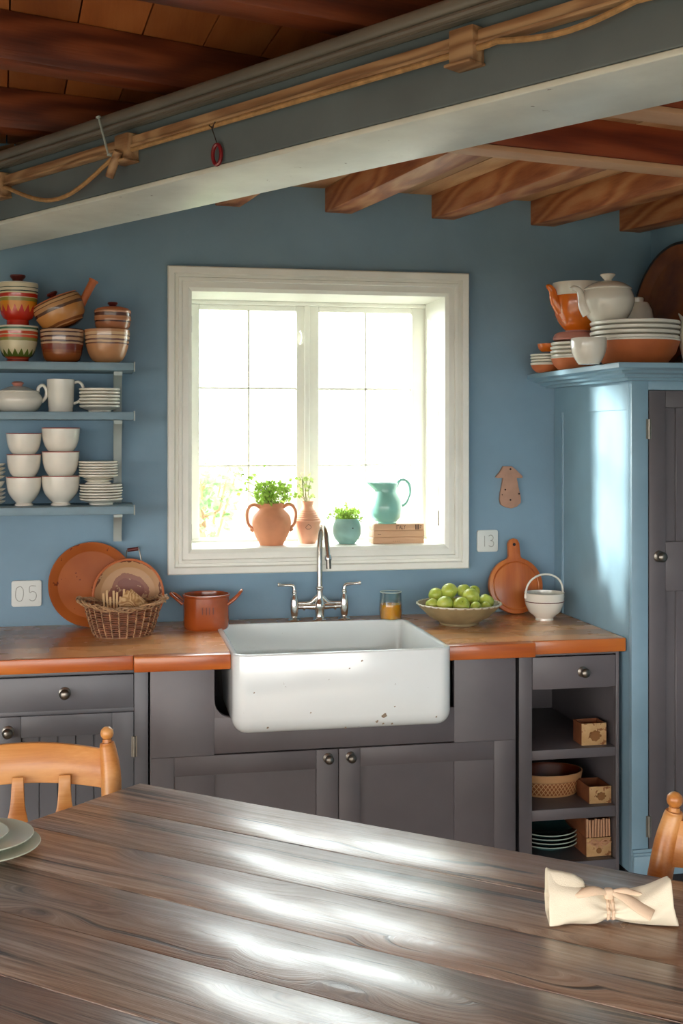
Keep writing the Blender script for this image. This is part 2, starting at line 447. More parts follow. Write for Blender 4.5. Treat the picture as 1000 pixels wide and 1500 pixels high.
ZB = 2.12
A0, B0 = on(0, 330, ZB), on(1000, 80, ZB); A1, B1 = on(0, 376, ZB), on(1000, 131, ZB)
bd = (B0-A0).normalized(); bn = Vector((-bd.y, bd.x, 0)); bw = ((A1-A0).dot(bn)+(B1-A0).dot(bn))/2
BC0 = A0+bn*bw*.5
bmesh.ops.bisect_plane(CEIL_BM, geom=CEIL_BM.verts[:]+CEIL_BM.edges[:]+CEIL_BM.faces[:], plane_co=BC0, plane_no=-bn, clear_outer=True)
struct('ceiling', CEIL_BM, mceil)
def purlin(p, q, z0, h, wd, ext0, ext1, m, lab, name='cross_beam', grp=None, z1=None):
    A = on(*p, z0); B = on(*q, z0); d = (B-A).normalized(); n = Vector((-d.y, d.x, 0))
    A = A-d*ext0; B = B+d*ext1
    bm = BM(); u_ = Vector((0, 0, h)); n = n*wd
    L = (B-A).length
    box(bm, 0, L, 0, wd, 0, h, .006)
    rz = math.atan2(d.y, d.x)
    # clip to room
    R_ = TR(A) @ RZ(rz)
    bmesh.ops.transform(bm, matrix=R_, verts=bm.verts)
    for co, no in (((XR, 0, 0), (1, 0, 0)), ((XL, 0, 0), (-1, 0, 0)), ((0, 0, 0), (0, 1, 0)), (tuple(BC0 if FARCLIP else BC0+bn*(bw*.5+.12)), tuple(-bn if FARCLIP else bn))):
        bmesh.ops.bisect_plane(bm, geom=bm.verts[:]+bm.edges[:]+bm.faces[:], plane_co=co, plane_no=no, clear_outer=True)
    bmesh.ops.transform(bm, matrix=R_.inverted(), verts=bm.verts)
    o = obj(name, bm, m, loc=A, rot=(0, 0, rz))
    if FARCLIP:
        bm = BM(); box(bm, 0, L, -.004, wd+.004, -.013, -.0005, .002); bmesh.ops.transform(bm, matrix=R_, verts=bm.verts)
        for co, no in (((XR, 0, 0), (1, 0, 0)), (tuple(BC0), tuple(-bn))):
            bmesh.ops.bisect_plane(bm, geom=bm.verts[:]+bm.edges[:]+bm.faces[:], plane_co=co, plane_no=no, clear_outer=True)
        bmesh.ops.transform(bm, matrix=R_.inverted(), verts=bm.verts)
        obj('pale_edge_strip', bm, M['crate'], o)['label'] = 'pale wooden strip under the beam'
    return tag(o, lab, 'beam', grp), d
FARCLIP = True
purlin((660, 205), (1000, 243), 2.205, .14, .06, .5, .8, M['redjoist'], 'dark red-brown cross beam carrying the honey brown joists at upper right', grp='dark red cross beams')
purlin((905, 147), (1000, 160), 2.21, .16, .07, .7, .5, M['redjoist'], 'dark red-brown cross beam highest on the right, nearer the camera than its twin', grp='dark red cross beams')
FARCLIP = False
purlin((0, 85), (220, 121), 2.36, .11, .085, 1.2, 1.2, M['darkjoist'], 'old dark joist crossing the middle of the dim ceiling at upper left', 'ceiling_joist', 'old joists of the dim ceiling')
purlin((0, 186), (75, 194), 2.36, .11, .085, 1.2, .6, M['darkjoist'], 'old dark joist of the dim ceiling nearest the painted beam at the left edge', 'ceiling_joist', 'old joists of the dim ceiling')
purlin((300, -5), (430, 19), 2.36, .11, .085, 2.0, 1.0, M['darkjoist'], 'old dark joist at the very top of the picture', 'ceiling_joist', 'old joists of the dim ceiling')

# ---- the big painted beam
ZB = 2.12
A0, B0 = on(0, 330, ZB), on(1000, 80, ZB); A1, B1 = on(0, 376, ZB), on(1000, 131, ZB)
bd = (B0-A0).normalized(); bn = Vector((-bd.y, bd.x, 0))      # bn: away from camera
bw = ((A1-A0).dot(bn)+(B1-A0).dot(bn))/2
E0, E1 = 2.0, 1.1
Lb = (B0-A0).length+E0+E1; org = A0-bd*E0; brz = math.atan2(bd.y, bd.x)
Mb = TR(org) @ RZ(brz)
def bclip(bm):
    bmesh.ops.transform(bm, matrix=Mb, verts=bm.verts)
    for co, no in (((XR, 0, 0), (1, 0, 0)), ((0, 0, 0), (0, 1, 0))):
        r = bmesh.ops.bisect_plane(bm, geom=bm.verts[:]+bm.edges[:]+bm.faces[:], plane_co=co, plane_no=no, clear_outer=True)
        es = [e for e in r['geom_cut'] if isinstance(e, bmesh.types.BMEdge)]
        try: bmesh.ops.holes_fill(bm, edges=es)
        except Exception: pass
    bmesh.ops.transform(bm, matrix=Mb.inverted(), verts=bm.verts)
    return bm
def bs(px):
    """distance along the beam (beam coordinates) whose front face projects to column px"""
    d = ray(px, 300); c = Vector((0, -D))
    # org.xy + s*bd = c + t*d
    a = Vector((org.x, org.y))-c
    det = d.x*(-bd.y)-(-bd.x)*d.y
    s = (d.x*a.y-d.y*a.x)/(-(d.x*bd.y-d.y*bd.x))*1.0
    return s
root = thing('painted_beam', 'massive grey-blue painted ceiling beam crossing the whole room on a diagonal', 'beam', org, (0, 0, brz))
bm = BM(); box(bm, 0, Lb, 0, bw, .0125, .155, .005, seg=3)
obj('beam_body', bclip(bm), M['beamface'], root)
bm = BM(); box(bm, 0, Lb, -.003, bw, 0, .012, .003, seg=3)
o = obj('lit_soffit', bclip(bm), M['beam'], root); o['label'] = 'scratched underside with light put into its pale paint'  # thin slab added to carry the lit underside tone
bm = BM()
yy = .012
box(bm, 0, Lb, -.035, bw*.8, .165, .195, .012, seg=3)
box(bm, 0, Lb, -.012, bw*.8, .155, .167, .003)
tube(bm, [(0, -.03, .158), (Lb, -.03, .158)], .007, 8)
obj('moulding', bclip(bm), M['mould'], root)
bm = BM(); box(bm, 0, Lb, -.02, .0, .105, .128, .004); box(bm, 0, Lb, -.026, 0, .099, .106, .002)
o = obj('batten', bclip(bm), M['tan'], root); o['label'] = 'tan wooden batten'
for px, a_ in ((10, .3), (194, -.5), (692, .0)):
    s = bs(px); bm = BM(); box(bm, s-.028, s+.028, -.034, 0, .07, .135, .004); box(bm, s-.03, s+.03, -.045, 0, .066, .072, .002)
    obj('bracket', bm, M['tan'], root)
# rope under the batten with two sagging loops
def sag(pa, pb, depth):
    return pa, pb, depth
pts = []
sg = [(bs(20), bs(190), .075), (bs(735), bs(960), .02)]
s = bs(-60)
while s < bs(1060):
    z = .094; y = -.020
    for a_, b_, dz in sg:
        if a_ < s < b_:
            t_ = (s-a_)/(b_-a_); z -= dz*math.sin(PI*t_)**.8*(.6+.4*math.sin(3*t_)); y -= .012
    pts.append((s, y, z)); s += .03
bm = BM(); tube(bm, pts, .0055, 8)
root2 = obj('rope', bm, M['rope'], loc=org, rot=(0, 0, brz)); tag(root2, 'long tan rope running along the painted beam with two sagging loops', 'rope')
# red ring on a string
s = bs(324); bm = BM()
zr = .032
ring = [(s+.0095*math.sin(a), -.012+.004*math.sin(a), zr+.022*math.cos(a)) for a in [2*PI*k/28 for k in range(28)]]
tube(bm, ring, .0045, 8, closed=True)
t0 = thing('hanging_ring', 'small red oval ring hanging by a thread on the painted beam', 'ring', org, (0, 0, brz))
obj('ring', bm, M['red'], t0)
bm = BM(); tube(bm, [(s, -.012, zr+.024), (s-.006, -.022, .09)], .0012, 6); tube(bm, [(s-.012, -.024, .096), (s, -.025, .088), (s+.010, -.024, .1)], .002, 6)
obj('thread', bm, M['hole'], t0)
s = bs(180); bm = BM(); tube(bm, [(s+.012, -.05, .088), (s-.03, -.05, .185)], .0028, 8)
box(bm, s-.038, s-.024, -.053, -.047, .182, .187, .001); box(bm, s+.006, s+.018, -.05, -.02, .084, .090, .001)
tag(obj('wire_hook', bm, M['bracket'], loc=org, rot=(0, 0, brz)), 'thin pale wire rod leaning up from the rope on the painted beam', 'hook')
s = bs(186); bm = BM(); tube(bm, [(s+.03, -.045, .09), (s-.008, -.045, .035)], .011, 10)
tag(obj('wooden_peg', bm, M['tan'], loc=org, rot=(0, 0, brz)), 'short tan wooden peg hanging at the first sag of the rope', 'peg')

# ================================================================ WINDOW
win = bpy.data.objects.new('window_1', None); C.objects.link(win); win['kind'] = 'structure'
win['label'] = 'white casement window with two sashes of six panes in the blue wall'
# casing as a mitred moulding
ox0 = (X(242, -.02)+X(245, -.02))/2; ox1 = X(684, -.02)
oz1 = (Z(242, 388, -.02)+Z(684, 400, -.02))/2; oz0 = (Z(245, 840, -.02)+Z(684, 830, -.02))/2
def frame(bm, ix0, ix1, iz0, iz1, prof):
    """prof: list of (offset outward from the inner opening, y)"""
    rings = []
    for (o_, y) in prof:
        fx0 = (ix0-ox0); 
        ring = [bm.verts.new(p) for p in ((ix0-o_, y, iz0-o_), (ix1+o_, y, iz0-o_), (ix1+o_, y, iz1+o_), (ix0-o_, y, iz1+o_))]
        rings.append(ring)
    n = len(rings)
    for i in range(n):
        p, q = rings[i], rings[(i+1) % n]
        for k in range(4):
            bm.faces.new((p[k], p[(k+1) % 4], q[(k+1) % 4], q[k]))
    bmesh.ops.recalc_face_normals(bm, faces=bm.faces)
cw = (wx0-ox0+ox1-wx1+wz0-oz0+oz1-wz1)/4
bm = BM()
frame(bm, wx0, wx1, wz0, wz1, [(-.012, .02), (-.012, -.012), (0, -.02), (cw*.28, -.02), (cw*.32, -.028), (cw*.46, -.03), (cw*.5, -.022), (cw*.62, -.024), (cw*.68, -.034), (cw*.95, -.038), (cw, -.034), (cw, -.001)])
obj('casing', bm, M['white'], win, ang=20)
ys = .27
bm = BM()
box(bm, wx0, wx0+.012, .02, WT, wz0, wz1); box(bm, wx1-.012, wx1, .02, WT, wz0, wz1)
box(bm, wx0+.012, wx1-.012, .02, WT, wz1-.012, wz1)
obj('reveal_lining', bm, M['white'], win)
bm = BM(); box(bm, wx0+.002, wx1-.002, -.012, WT, wz0-.005, wz0+.014, .004)
obj('sill', bm, M['white'], win)
ZS = wz0+.014
# frame and sashes
yf = .245
fx0, fx1 = wx0+.012, wx1-.012; fz0, fz1 = ZS, wz1-.012
sx = dict(l0=fx0, lg0=X(292, yf), lg1=X(434, yf), c=X(450, yf), rg0=X(467, yf), rg1=X(603, yf), r1=X(626, yf))
bm = BM()
box(bm, fx0, fx0+.012, yf-.01, WT, fz0, fz1, .003); box(bm, sx['r1'], fx1, yf-.005, WT, fz0, fz1, .003)
box(bm, fx0, fx1, yf-.01, WT, fz1-.014, fz1, .003); box(bm, fx0, fx1, yf-.01, WT, fz0, fz0+.01, .003)
obj('outer_frame', bm, M['white'], win)
gz1 = Z(450, 456, yf); gz0 = Z(450, 796, yf)
glass = NT('window_glass')
tr_ = glass.n('ShaderNodeBsdfTransparent'); gl_ = glass.n('ShaderNodeBsdfGlossy'); gl_.inputs['Roughness'].default_value = .02
tr_.inputs[0].default_value = (.96, .98, .97, 1)
mx_ = glass.n('ShaderNodeMixShader'); fr_ = glass.n('ShaderNodeLayerWeight'); fr_.inputs[0].default_value = .5
glass.l(glass.math('MULTIPLY_ADD', glass.math('POWER', fr_.outputs[1], 4), .5, .02), mx_.inputs[0]); glass.l(tr_.outputs[0], mx_.inputs[1]); glass.l(gl_.outputs[0], mx_.inputs[2]); glass.l(mx_.outputs[0], glass.out.inputs[0])
M['glass'] = glass.m
for side, (a, g0, g1, b) in enumerate(((fx0+.012, sx['lg0'], sx['lg1'], sx['c']), (sx['c'], sx['rg0'], sx['rg1'], sx['r1']))):
    bm = BM(); y0, y1 = yf, yf+.035
    b_ = b-.001
    box(bm, a+.001, g0, y0, y1, fz0+.01, fz1-.014, .003); box(bm, g1, b_, y0, y1, fz0+.01, fz1-.014, .003)
    box(bm, g0, g1, y0, y1, gz1, fz1-.014, .003); box(bm, g0, g1, y0, y1, fz0+.01, gz0, .003)
    sash = obj('sash', bm, M['white'], win)
    bm = BM(); m_ = .0042
    cx = (g0+g1)/2+.002
    box(bm, cx-m_, cx+m_, y0+.008, y1-.004, gz0, gz1, .002)
    for k in (1, 2):
        z = gz0+(gz1-gz0)*k/3.02+.004
        box(bm, g0, g1, y0+.008, y1-.004, z-m_, z+m_, .002)
    obj('glazing_bar', bm, M['white'], sash)
    bm = BM(); box(bm, g0, g1, y0+.02, y0+.023, gz0, gz1); obj('pane', bm, M['glass'], sash)
bm = BM(); box(bm, sx['c']-.012, sx['c']+.008, yf-.012, yf, fz0+.01, fz1-.014, .003); obj('meeting_cover', bm, M['white'], win)
bm = BM(); zc = Z(440, 495, yf); xx = X(440, yf)
tube(bm, [(xx, yf, zc+.022), (xx, yf-.02, zc+.018), (xx+.003, yf-.022, zc), (xx, yf-.02, zc-.018), (xx, yf, zc-.022)], .004, 8, sm=4)
obj('window_handle', bm, M['white'], win)
bm = BM()
xx = X(651, .02); tube(bm, [(wx1-.02, .04, Z(651, 575, .04)), (wx1-.02, .04, Z(651, 770, .04))], .0018, 6); tube(bm, [(wx1-.02, .04, Z(651, 770, .04)), (wx1-.02, .04, Z(651, 748, .04))], .004, 8)
obj('latch_rod', bm, M['pewter'], win)
bm = BM()
for py in (475, 780): box(bm, wx0+.0125, wx0+.016, .03, .05, Z(276, py+12, .03), Z(276, py-12, .03), .001)
obj('hinge', bm, M['hinge'], win)
# ================================================================ WORKTOP, SINK, CABINETS
ZT = .92
yA, yB = -.59, -.62            # recessed and breakfront worktop edges
xcl = X(335, 0)
sx0, sx1 = X(341, -.66), X(662, -.66)
ybk = on(465, 908, .93).y       # back of sink
xe = X(926, yA); 
CSX = 1.555                     # cupboard side
xs1, xs2 = X(196, yB), X(785, yB)
root = thing('worktop', 'oiled wooden worktop running either side of the white sink', 'worktop', (0, -.3, ZT-.038))
bm = BM()
x_l = -1.15
strips = 7
def tops(bm, xa, xb, yf, ybk_, z0, z1, stag):
    n = max(1, round((ybk_-yf)/.088)); w = (ybk_-yf)/n
    for i in range(n):
        y0 = yf+i*w; x = xa; k = 0
        cuts = [xa]; c = xa+stag[i % len(stag)]
        while c < xb-.15: cuts.append(c); c += .9
        cuts.append(xb)
        for p, q in zip(cuts, cuts[1:]): box(bm, p, q, y0, y0+w, z0, z1)
tops(bm, x_l, sx0, yA+.012, 0, ZT-.038, ZT, [.62, 1.0, .4, .8, .55, .3, .9])
tops(bm, sx1, CSX-.001, yA+.012, 0, ZT-.038, ZT, [1.0, 1.4, 2.0])
tops(bm, sx0, sx1, ybk, 0, ZT-.038, ZT, [2])
objw('top_boards', bm, M['counter'], root, ang=30)
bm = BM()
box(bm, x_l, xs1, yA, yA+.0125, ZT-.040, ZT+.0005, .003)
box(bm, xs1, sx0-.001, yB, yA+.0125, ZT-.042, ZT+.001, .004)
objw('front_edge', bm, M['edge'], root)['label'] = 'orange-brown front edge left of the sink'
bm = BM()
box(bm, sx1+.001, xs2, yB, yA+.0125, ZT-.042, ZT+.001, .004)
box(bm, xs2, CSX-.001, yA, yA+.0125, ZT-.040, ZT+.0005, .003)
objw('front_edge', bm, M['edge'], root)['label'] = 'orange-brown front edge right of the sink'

# sink
sy0 = -.675
bm = BM()
zt, zb = .926, Z(500, 1072, sy0)
b = bmesh.new(); bmesh.ops.create_cube(b, size=1)
for v in b.verts: v.co = Vector(((sx0+sx1)/2+v.co.x*(sx1-sx0), (sy0+ybk)/2+v.co.y*(ybk-sy0), (zt+zb)/2+v.co.z*(zt-zb)))
es = [e for e in b.edges if abs(e.verts[0].co.x-e.verts[1].co.x) < 1e-5 and abs(e.verts[0].co.y-e.verts[1].co.y) < 1e-5]
es += [e for e in b.edges if e.verts[0].co.z < zb+.01 and e.verts[1].co.z < zb+.01]
bmesh.ops.bevel(b, geom=es, offset=.042, segments=7, profile=.5, affect='EDGES')
top = max(b.faces, key=lambda f: f.calc_center_median().z)
bmesh.ops.inset_region(b, faces=[top], thickness=.017)
r = bmesh.ops.extrude_face_region(b, geom=[top]); bmesh.ops.delete(b, geom=[top], context='FACES_ONLY')
vs = [e for e in r['geom'] if isinstance(e, bmesh.types.BMVert)]
cx, cy = (sx0+sx1)/2, (sy0+ybk)/2
for v in vs: v.co.z -= .2; v.co.x = cx+(v.co.x-cx)*.95; v.co.y = cy+(v.co.y-cy)*.95
bmesh.ops.recalc_face_normals(b, faces=b.faces)
es = [e for e in b.edges if all(v in set(vs) for v in e.verts)]
bmesh.ops.bevel(b, geom=es, offset=.03, segments=5, profile=.5, affect='EDGES')
es = [e for e in b.edges if all(v.co.z > zt-.001 for v in e.verts) and len(e.link_faces) == 2 and e.calc_face_angle(0) > .8]
bmesh.ops.bevel(b, geom=es, offset=.005, segments=3, profile=.5, affect='EDGES')
join(bm, b)
root = thing('farmhouse_sink', 'large white enamel apron sink with chipped front', 'sink', ((sx0+sx1)/2, sy0+.02, zb))
objw('basin', bm, M['enamel'], root)
bm = BM(); lathe(bm, [(0, 0), (.04, 0), (.042, .003), (.03, .004), (.028, .001), (0, .001)], 30, TR(cx, cy, zt-.2))
objw('drain', bm, M['chrome'], root)

M['chip'] = paint('chipped_enamel', '#93826e', .8, .2, 200, 0)
for px, py, rp in ((563, 1048, 4), (552, 1057, 2.2), (561, 1060, 1.6), (574, 1060, 1.6), (506, 1066, 1.6), (392, 1066, 1.8), (530, 968, 1.6), (512, 979, 1.2), (455, 1044, 1.2), (372, 1015, 1.2), (639, 1050, 1.4), (578, 1035, 1.2)):
    p = at(px, py, sy0); q = S(rp, px, sy0); bm = BM()
    lathe(bm, [(0, 0), (q, 0), (q*.9, .0005), (0, .0007)], 12, TR(p) @ RX(PI/2), fn=lambda a, i, x, y, z: (x*(1+.3*math.sin(3*a+px)), y*(.8+.3*math.sin(2*a)), z))
    objw('enamel_chip', bm, M['chip'], root)
# --- knobs
def knob(parent, p, r=.0155, name='knob'):
    bm = BM(); s = r/.0155
    lathe(bm, [(0, 0), (.0165*s, 0), (.0165*s, .002), (.013*s, .004), (.006*s, .006), (.0055*s, .012), (.009*s, .015), (.0135*s, .019), (.0145*s, .024), (.012*s, .029), (.006*s, .032), (0, .0325)], 28, TR(p) @ RX(PI/2))
    r_ = parent
    base = Vector((0, 0, 0)); q = r_
    while q is not None: base += Vector(q.location); q = q.parent
    bmesh.ops.translate(bm, vec=-base, verts=bm.verts)
    return obj(name, bm, M['pewter'], parent)
def sub(name, bm, m, parent, **k):
    base = Vector((0, 0, 0)); q = parent
    while q is not None: base += Vector(q.location); q = q.parent
    bmesh.ops.translate(bm, vec=-base, verts=bm.verts)
    return obj(name, bm, m, parent, **k)
def hinge(parent, x, y, z0, z1):
    bm = BM(); tube(bm, [(x, y-.004, z0), (x, y-.004, z1)], .004, 10)
    for k in range(1, 4):
        z = z0+(z1-z0)*k/4; tube(bm, [(x, y-.004, z-.0012), (x, y-.004, z+.0012)], .0047, 10)
    box(bm, x-.008, x+.008, y-.002, y, z0, z1)
    return sub('hinge', bm, M['hinge'], parent)
def shaker(bm, x0, x1, y, z0, z1, sl, sr, st, sb, th=.02, rec=.009, grooves=0, mid=None):
    """framed door; y is the face, panel recessed"""
    box(bm, x0, x0+sl, y, y+th, z0, z1, .0015); box(bm, x1-sr, x1, y, y+th, z0, z1, .0015)
    box(bm, x0+sl, x1-sr, y, y+th, z1-st, z1, .0015); box(bm, x0+sl, x1-sr, y, y+th, z0, z0+sb, .0015)
    secs = [(z0+sb, z1-st)]
    if mid: 
        box(bm, x0+sl, x1-sr, y, y+th, mid[0], mid[1], .0015); secs = [(z0+sb, mid[0]), (mid[1], z1-st)]
    for a, b_ in secs:
        if grooves:
            n = max(1, round((x1-sr-x0-sl)/grooves)); w = (x1-sr-x0-sl)/n
            for i in range(n): box(bm, x0+sl+i*w+.0006, x0+sl+(i+1)*w-.0006, y+rec, y+th, a, b_, .0022, seg=1)
            box(bm, x0+sl, x1-sr, y+rec+.003, y+th, a, b_)
        else: box(bm, x0+sl, x1-sr, y+rec, y+th, a, b_)

yc = -.565                      # left / right cabinet face
yd = -.592                      # sink cabinet face
KZ = .10                        # kick height
# --- left cabinet: two drawers over two plank doors
cl0 = -1.12; cl1 = X(217, yc)
root = thing('base_cabinet', 'grey painted base cabinet with drawer over plank door, left of the sink', 'cabinet', ((cl0+cl1)/2, -.3, 0))
bm = BM()
dx1 = X(196.5, yc); zd1, zd0 = Z(100, 990, yc), Z(100, 1041, yc); zo1 = Z(100, 1046, yc); zbt = .14
dx0 = X(-6, yc); dx_ = dx0-.03
xl1 = dx0-.02; xl0 = cl0+.03
box(bm, cl0, cl1, yc+.02, -.01, KZ, ZT-.042)           # carcass
box(bm, dx1, cl1, yc, yc+.02, KZ, ZT-.042, .001); box(bm, cl0, xl0, yc, yc+.02, KZ, ZT-.042, .001)
box(bm, xl1, dx0, yc, yc+.02, KZ, ZT-.042, .001)
for a, b_ in ((xl0, xl1), (dx0, dx1)):
    box(bm, a, b_, yc, yc+.02, zd1+.002, ZT-.042, .001); box(bm, a, b_, yc, yc+.02, KZ, zbt-.002, .001)
    box(bm, a, b_, yc+.004, yc+.02, zo1-.001, zd0+.001, .001)
box(bm, cl0+.02, cl1, yc+.07, -.02, 0, KZ)
objw('body', bm, M['grey2'], root)
for i, (a, b_) in enumerate(((dx0, dx1), (xl0, xl1))):
    bm = BM(); box(bm, a+.0015, b_-.0015, yc-.001, yc+.018, zd0+.0015, zd1-.0015, .002)
    dr = sub('drawer', bm, M['grey2'], root); knob(dr, (X(95, yc) if i == 0 else (a+b_)/2, yc-.001, Z(95, 1015, yc)))
    bm = BM()
    shaker(bm, a+.0015, b_-.0015, yc-.001, zbt, zo1-.0015, X(30, yc)-dx0, dx1-X(165, yc), zo1-Z(60, 1079, yc), .06, grooves=.052)
    do = sub('door', bm, M['grey2'], root); kx = X(12, yc) if i == 0 else b_-.03
    knob(do, (kx, yc-.001, Z(12, 1072, yc)))
    hx = dx1 if i == 0 else xl0
    hinge(do, hx, yc, Z(198, 1108, yc), Z(198, 1078, yc)); hinge(do, hx, yc, .2, .25)

# --- sink cabinet
c0, c1 = X(220, yd), X(755, yd)
root = thing('sink_cabinet', 'wide grey painted cabinet under the white sink with two framed doors', 'cabinet', ((c0+c1)/2, -.3, 0))
zdt = Z(495, 1095, yd); nz = Z(320, 1052, yd); nx0, nx1 = X(314, yd), X(665, yd)
bm = BM()
ztp = ZT-.044
box(bm, c0, nx0, yd, yd+.02, KZ, ztp, .001); box(bm, nx1, c1, yd, yd+.02, KZ, ztp, .001)
box(bm, nx0, nx1, yd, yd+.02, zdt, nz, .001)
box(bm, c0, c0+.02, yd+.02, -.01, KZ, ztp); box(bm, c1-.02, c1, yd+.02, -.01, KZ, ztp)
box(bm, c0+.02, c1-.02, -.03, -.01, KZ, ztp); box(bm, c0+.02, c1-.02, yd+.02, -.03, KZ, KZ+.02)
# rounded corner of the cut-out
pr = [(nx0, nz)]+[(nx0+.05-.05*math.cos(a), nz+.05-.05*math.sin(a)) for a in [PI/2*k/8 for k in range(9)]][::1]
prism(bm, [(nx0, nz)]+[(nx0+.05-.05*math.sin(a), nz+.05-.05*math.cos(a)) for a in [PI/2*k/8 for k in range(9)]], .02, TR(0, yd+.02, 0) @ RX(PI/2))
box(bm, c0+.01, c1-.01, yd+.08, -.03, 0, KZ)
objw('body', bm, M['grey'], root)
dm = X(495.5, yd)
dl0, dr1 = X(255, yd)-.062, X(723, yd)+.062
st = zdt-Z(600, 1117, yd)
for i, (a, b_) in enumerate(((dl0, dm-.001), (dm+.001, dr1))):
    bm = BM()
    ia, ib = (X(255, yd), X(463, yd)) if i == 0 else (X(527, yd), X(723, yd))
    shaker(bm, a, b_, yd-.004, .13, zdt-.003, ia-a, b_-ib, st, .07, .022, .011)
    do = sub('door', bm, M['grey'], root)
    knob(do, (X(480 if i == 0 else 513, yd), yd-.004, Z(495, 1109, yd)), .014)
    hinge(do, a if i == 0 else b_, yd-.003, .2, .25)

# --- open shelf unit
u0, u1 = X(760, yc), X(923, yc)
u1 = min(u1, CSX-.012)
root = thing('open_shelf_unit', 'grey painted shelf unit with one drawer above open shelves, beside tall cupboard', 'shelf unit', ((u0+u1)/2, -.3, 0))
ui0, ui1 = X(779, yc), min(X(917, yc), CSX-.022)
zq1, zq0 = Z(850, 960, yc), Z(850, 1008, yc)
s1t, s1b = Z(850, 1097, yc), Z(850, 1111, yc); s2t, s2b = Z(850, 1184, yc), Z(850, 1200, yc); s3t = Z(850, 1262, yc)
bm = BM()
box(bm, u0, ui0, yc, yc+.02, KZ, ZT-.042, .001); box(bm, ui1, u1, yc, yc+.02, KZ, ZT-.042, .001)
box(bm, ui0, ui1, yc, yc+.02, zq1+.002, ZT-.042, .001); box(bm, ui0, ui1, yc, yc+.02, KZ, s3t, .001)
box(bm, u0, u0+.018, yc+.02, -.01, KZ, ZT-.042); box(bm, u1-.008, u1, yc+.02, -.01, KZ, ZT-.042)
box(bm, u0+.018, u1-.008, -.03, -.01, KZ, ZT-.042)
box(bm, u0+.018, u1-.018, yc+.02, -.03, zq0-.004, zq0+.008)
box(bm, u0+.018, u1-.018, yc+.02, -.03, s3t-.018, s3t)
box(bm, u0+.01, u1-.01, yc+.08, -.03, 0, KZ)
objw('body', bm, M['grey'], root)
for t_, b_ in ((s1t, s1b), (s2t, s2b)):
    bm = BM(); box(bm, ui0-.002, ui1+.002, yc+.006, -.03, b_, t_, .0015); sub('shelf', bm, M['grey'], root)
bm = BM(); box(bm, ui0+.0015, ui1-.0015, yc-.001, yc+.018, zq0+.0015, zq1-.0015, .002)
dr = sub('drawer', bm, M['grey'], root); knob(dr, (X(853, yc), yc-.001, Z(853, 984, yc)))

# --- tall cupboard
yq = -.628
q0 = CSX; q1 = XR-.002
zq = Z(930, 556, yq); zkb = Z(930, 1282, yq)
root = thing('tall_cupboard', 'tall blue cupboard with grey plank door in the right corner', 'cupboard', ((q0+q1)/2, -.33, 0))
bm = BM()
dq0 = X(950, yq); zd1_ = Z(960, 572, yq); zd0_ = Z(960, 1246, yq)
dq1 = q1-.03
box(bm, q0, dq0-.002, yq, yq+.02, zkb, zq, .001); box(bm, dq1+.002, q1, yq, yq+.02, zkb, zq, .001)
box(bm, dq0-.002, dq1+.002, yq, yq+.02, zd1_+.002, zq, .001); box(bm, dq0-.002, dq1+.002, yq, yq+.02, zkb, zd0_-.002, .001)
box(bm, q0+.004, q0+.018, yq+.02, -.005, zkb, zq); box(bm, q1-.018, q1, yq+.02, -.005, zkb, zq)
box(bm, q0+.018, q1-.018, -.02, -.005, zkb, zq); box(bm, q0+.018, q1-.018, yq+.02, -.02, zkb, zkb+.02); box(bm, q0+.018, q1-.018, yq+.02, -.02, zq-.02, zq)
# side frame
ws = .045
box(bm, q0, q0+.006, yq+.02, yq+.02+.02, ZT, zq); box(bm, q0, q0+.006, -.005-.06, -.005, ZT, zq)
box(bm, q0, q0+.006, yq+.04, -.065, zq-.09, zq)
tube(bm, [(q0+.003, -.075, ZT), (q0+.003, -.075, zq-.09)], .0035, 8)
objw('body', bm, M['cupb'], root)
# base moulding
bm = BM()
for (z0, z1, o_) in ((zkb, zkb+.06, .016), (zkb+.06, zkb+.068, .012), (zkb+.068, zkb+.078, .008)):
    box(bm, q0-.0, q1, yq-o_, yq-.0005, z0, z1, .002)
objw('base_moulding', bm, M['cupb'], root)
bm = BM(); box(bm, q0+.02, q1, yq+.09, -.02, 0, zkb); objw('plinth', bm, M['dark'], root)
# cornice
bm = BM()
zc0 = zq-.004; zc1 = Z(905, 530, yq-.13)
zh = zc1-zc0
cp = [(0, zc0), (.030, zc0), (.034, zc0+zh*.16), (.050, zc0+zh*.2), (.056, zc0+zh*.34), (.072, zc0+zh*.40), (.080, zc0+zh*.56), (.092, zc0+zh*.6), (.1, zc0+zh*.68), (.1, zc1-.002), (.098, zc1), (0, zc1)]
cq = []
for o_, z in cp: cq.append([(q0-o_, -.001, z), (q0-o_, yq-o_*1.3, z), (q1, yq-o_*1.3, z), (q1, -.001, z)])
vv = [[bm.verts.new(p) for p in row] for row in cq]
for a, b_ in zip(vv, vv[1:]):
    for k in range(3): bm.faces.new((a[k], a[k+1], b_[k+1], b_[k]))
bm.faces.new(vv[-1]); bm.faces.new(vv[0][::-1])
for k in (0, 3): bm.faces.new([r_[k] for r_ in vv])
bmesh.ops.recalc_face_normals(bm, faces=bm.faces)
objw('cornice', bm, M['cupb'], root, ang=25)
ZCT = zc1
bm = BM()
shaker(bm, dq0+.001, dq1-.001, yq-.001, zd0_, zd1_, X(974, yq)-dq0, .04, zd1_-Z(974, 597, yq), .07, grooves=.036, mid=(Z(974, 866, yq), Z(974, 794, yq)))
do = sub('door', bm, M['grey'], root); knob(do, (X(965, yq), yq-.001, Z(965, 815, yq)), .0165)
hinge(do, dq0-.001, yq, Z(948, 643, yq), Z(948, 614, yq)); hinge(do, dq0-.001, yq, Z(948, 1226, yq), Z(948, 1195, yq))
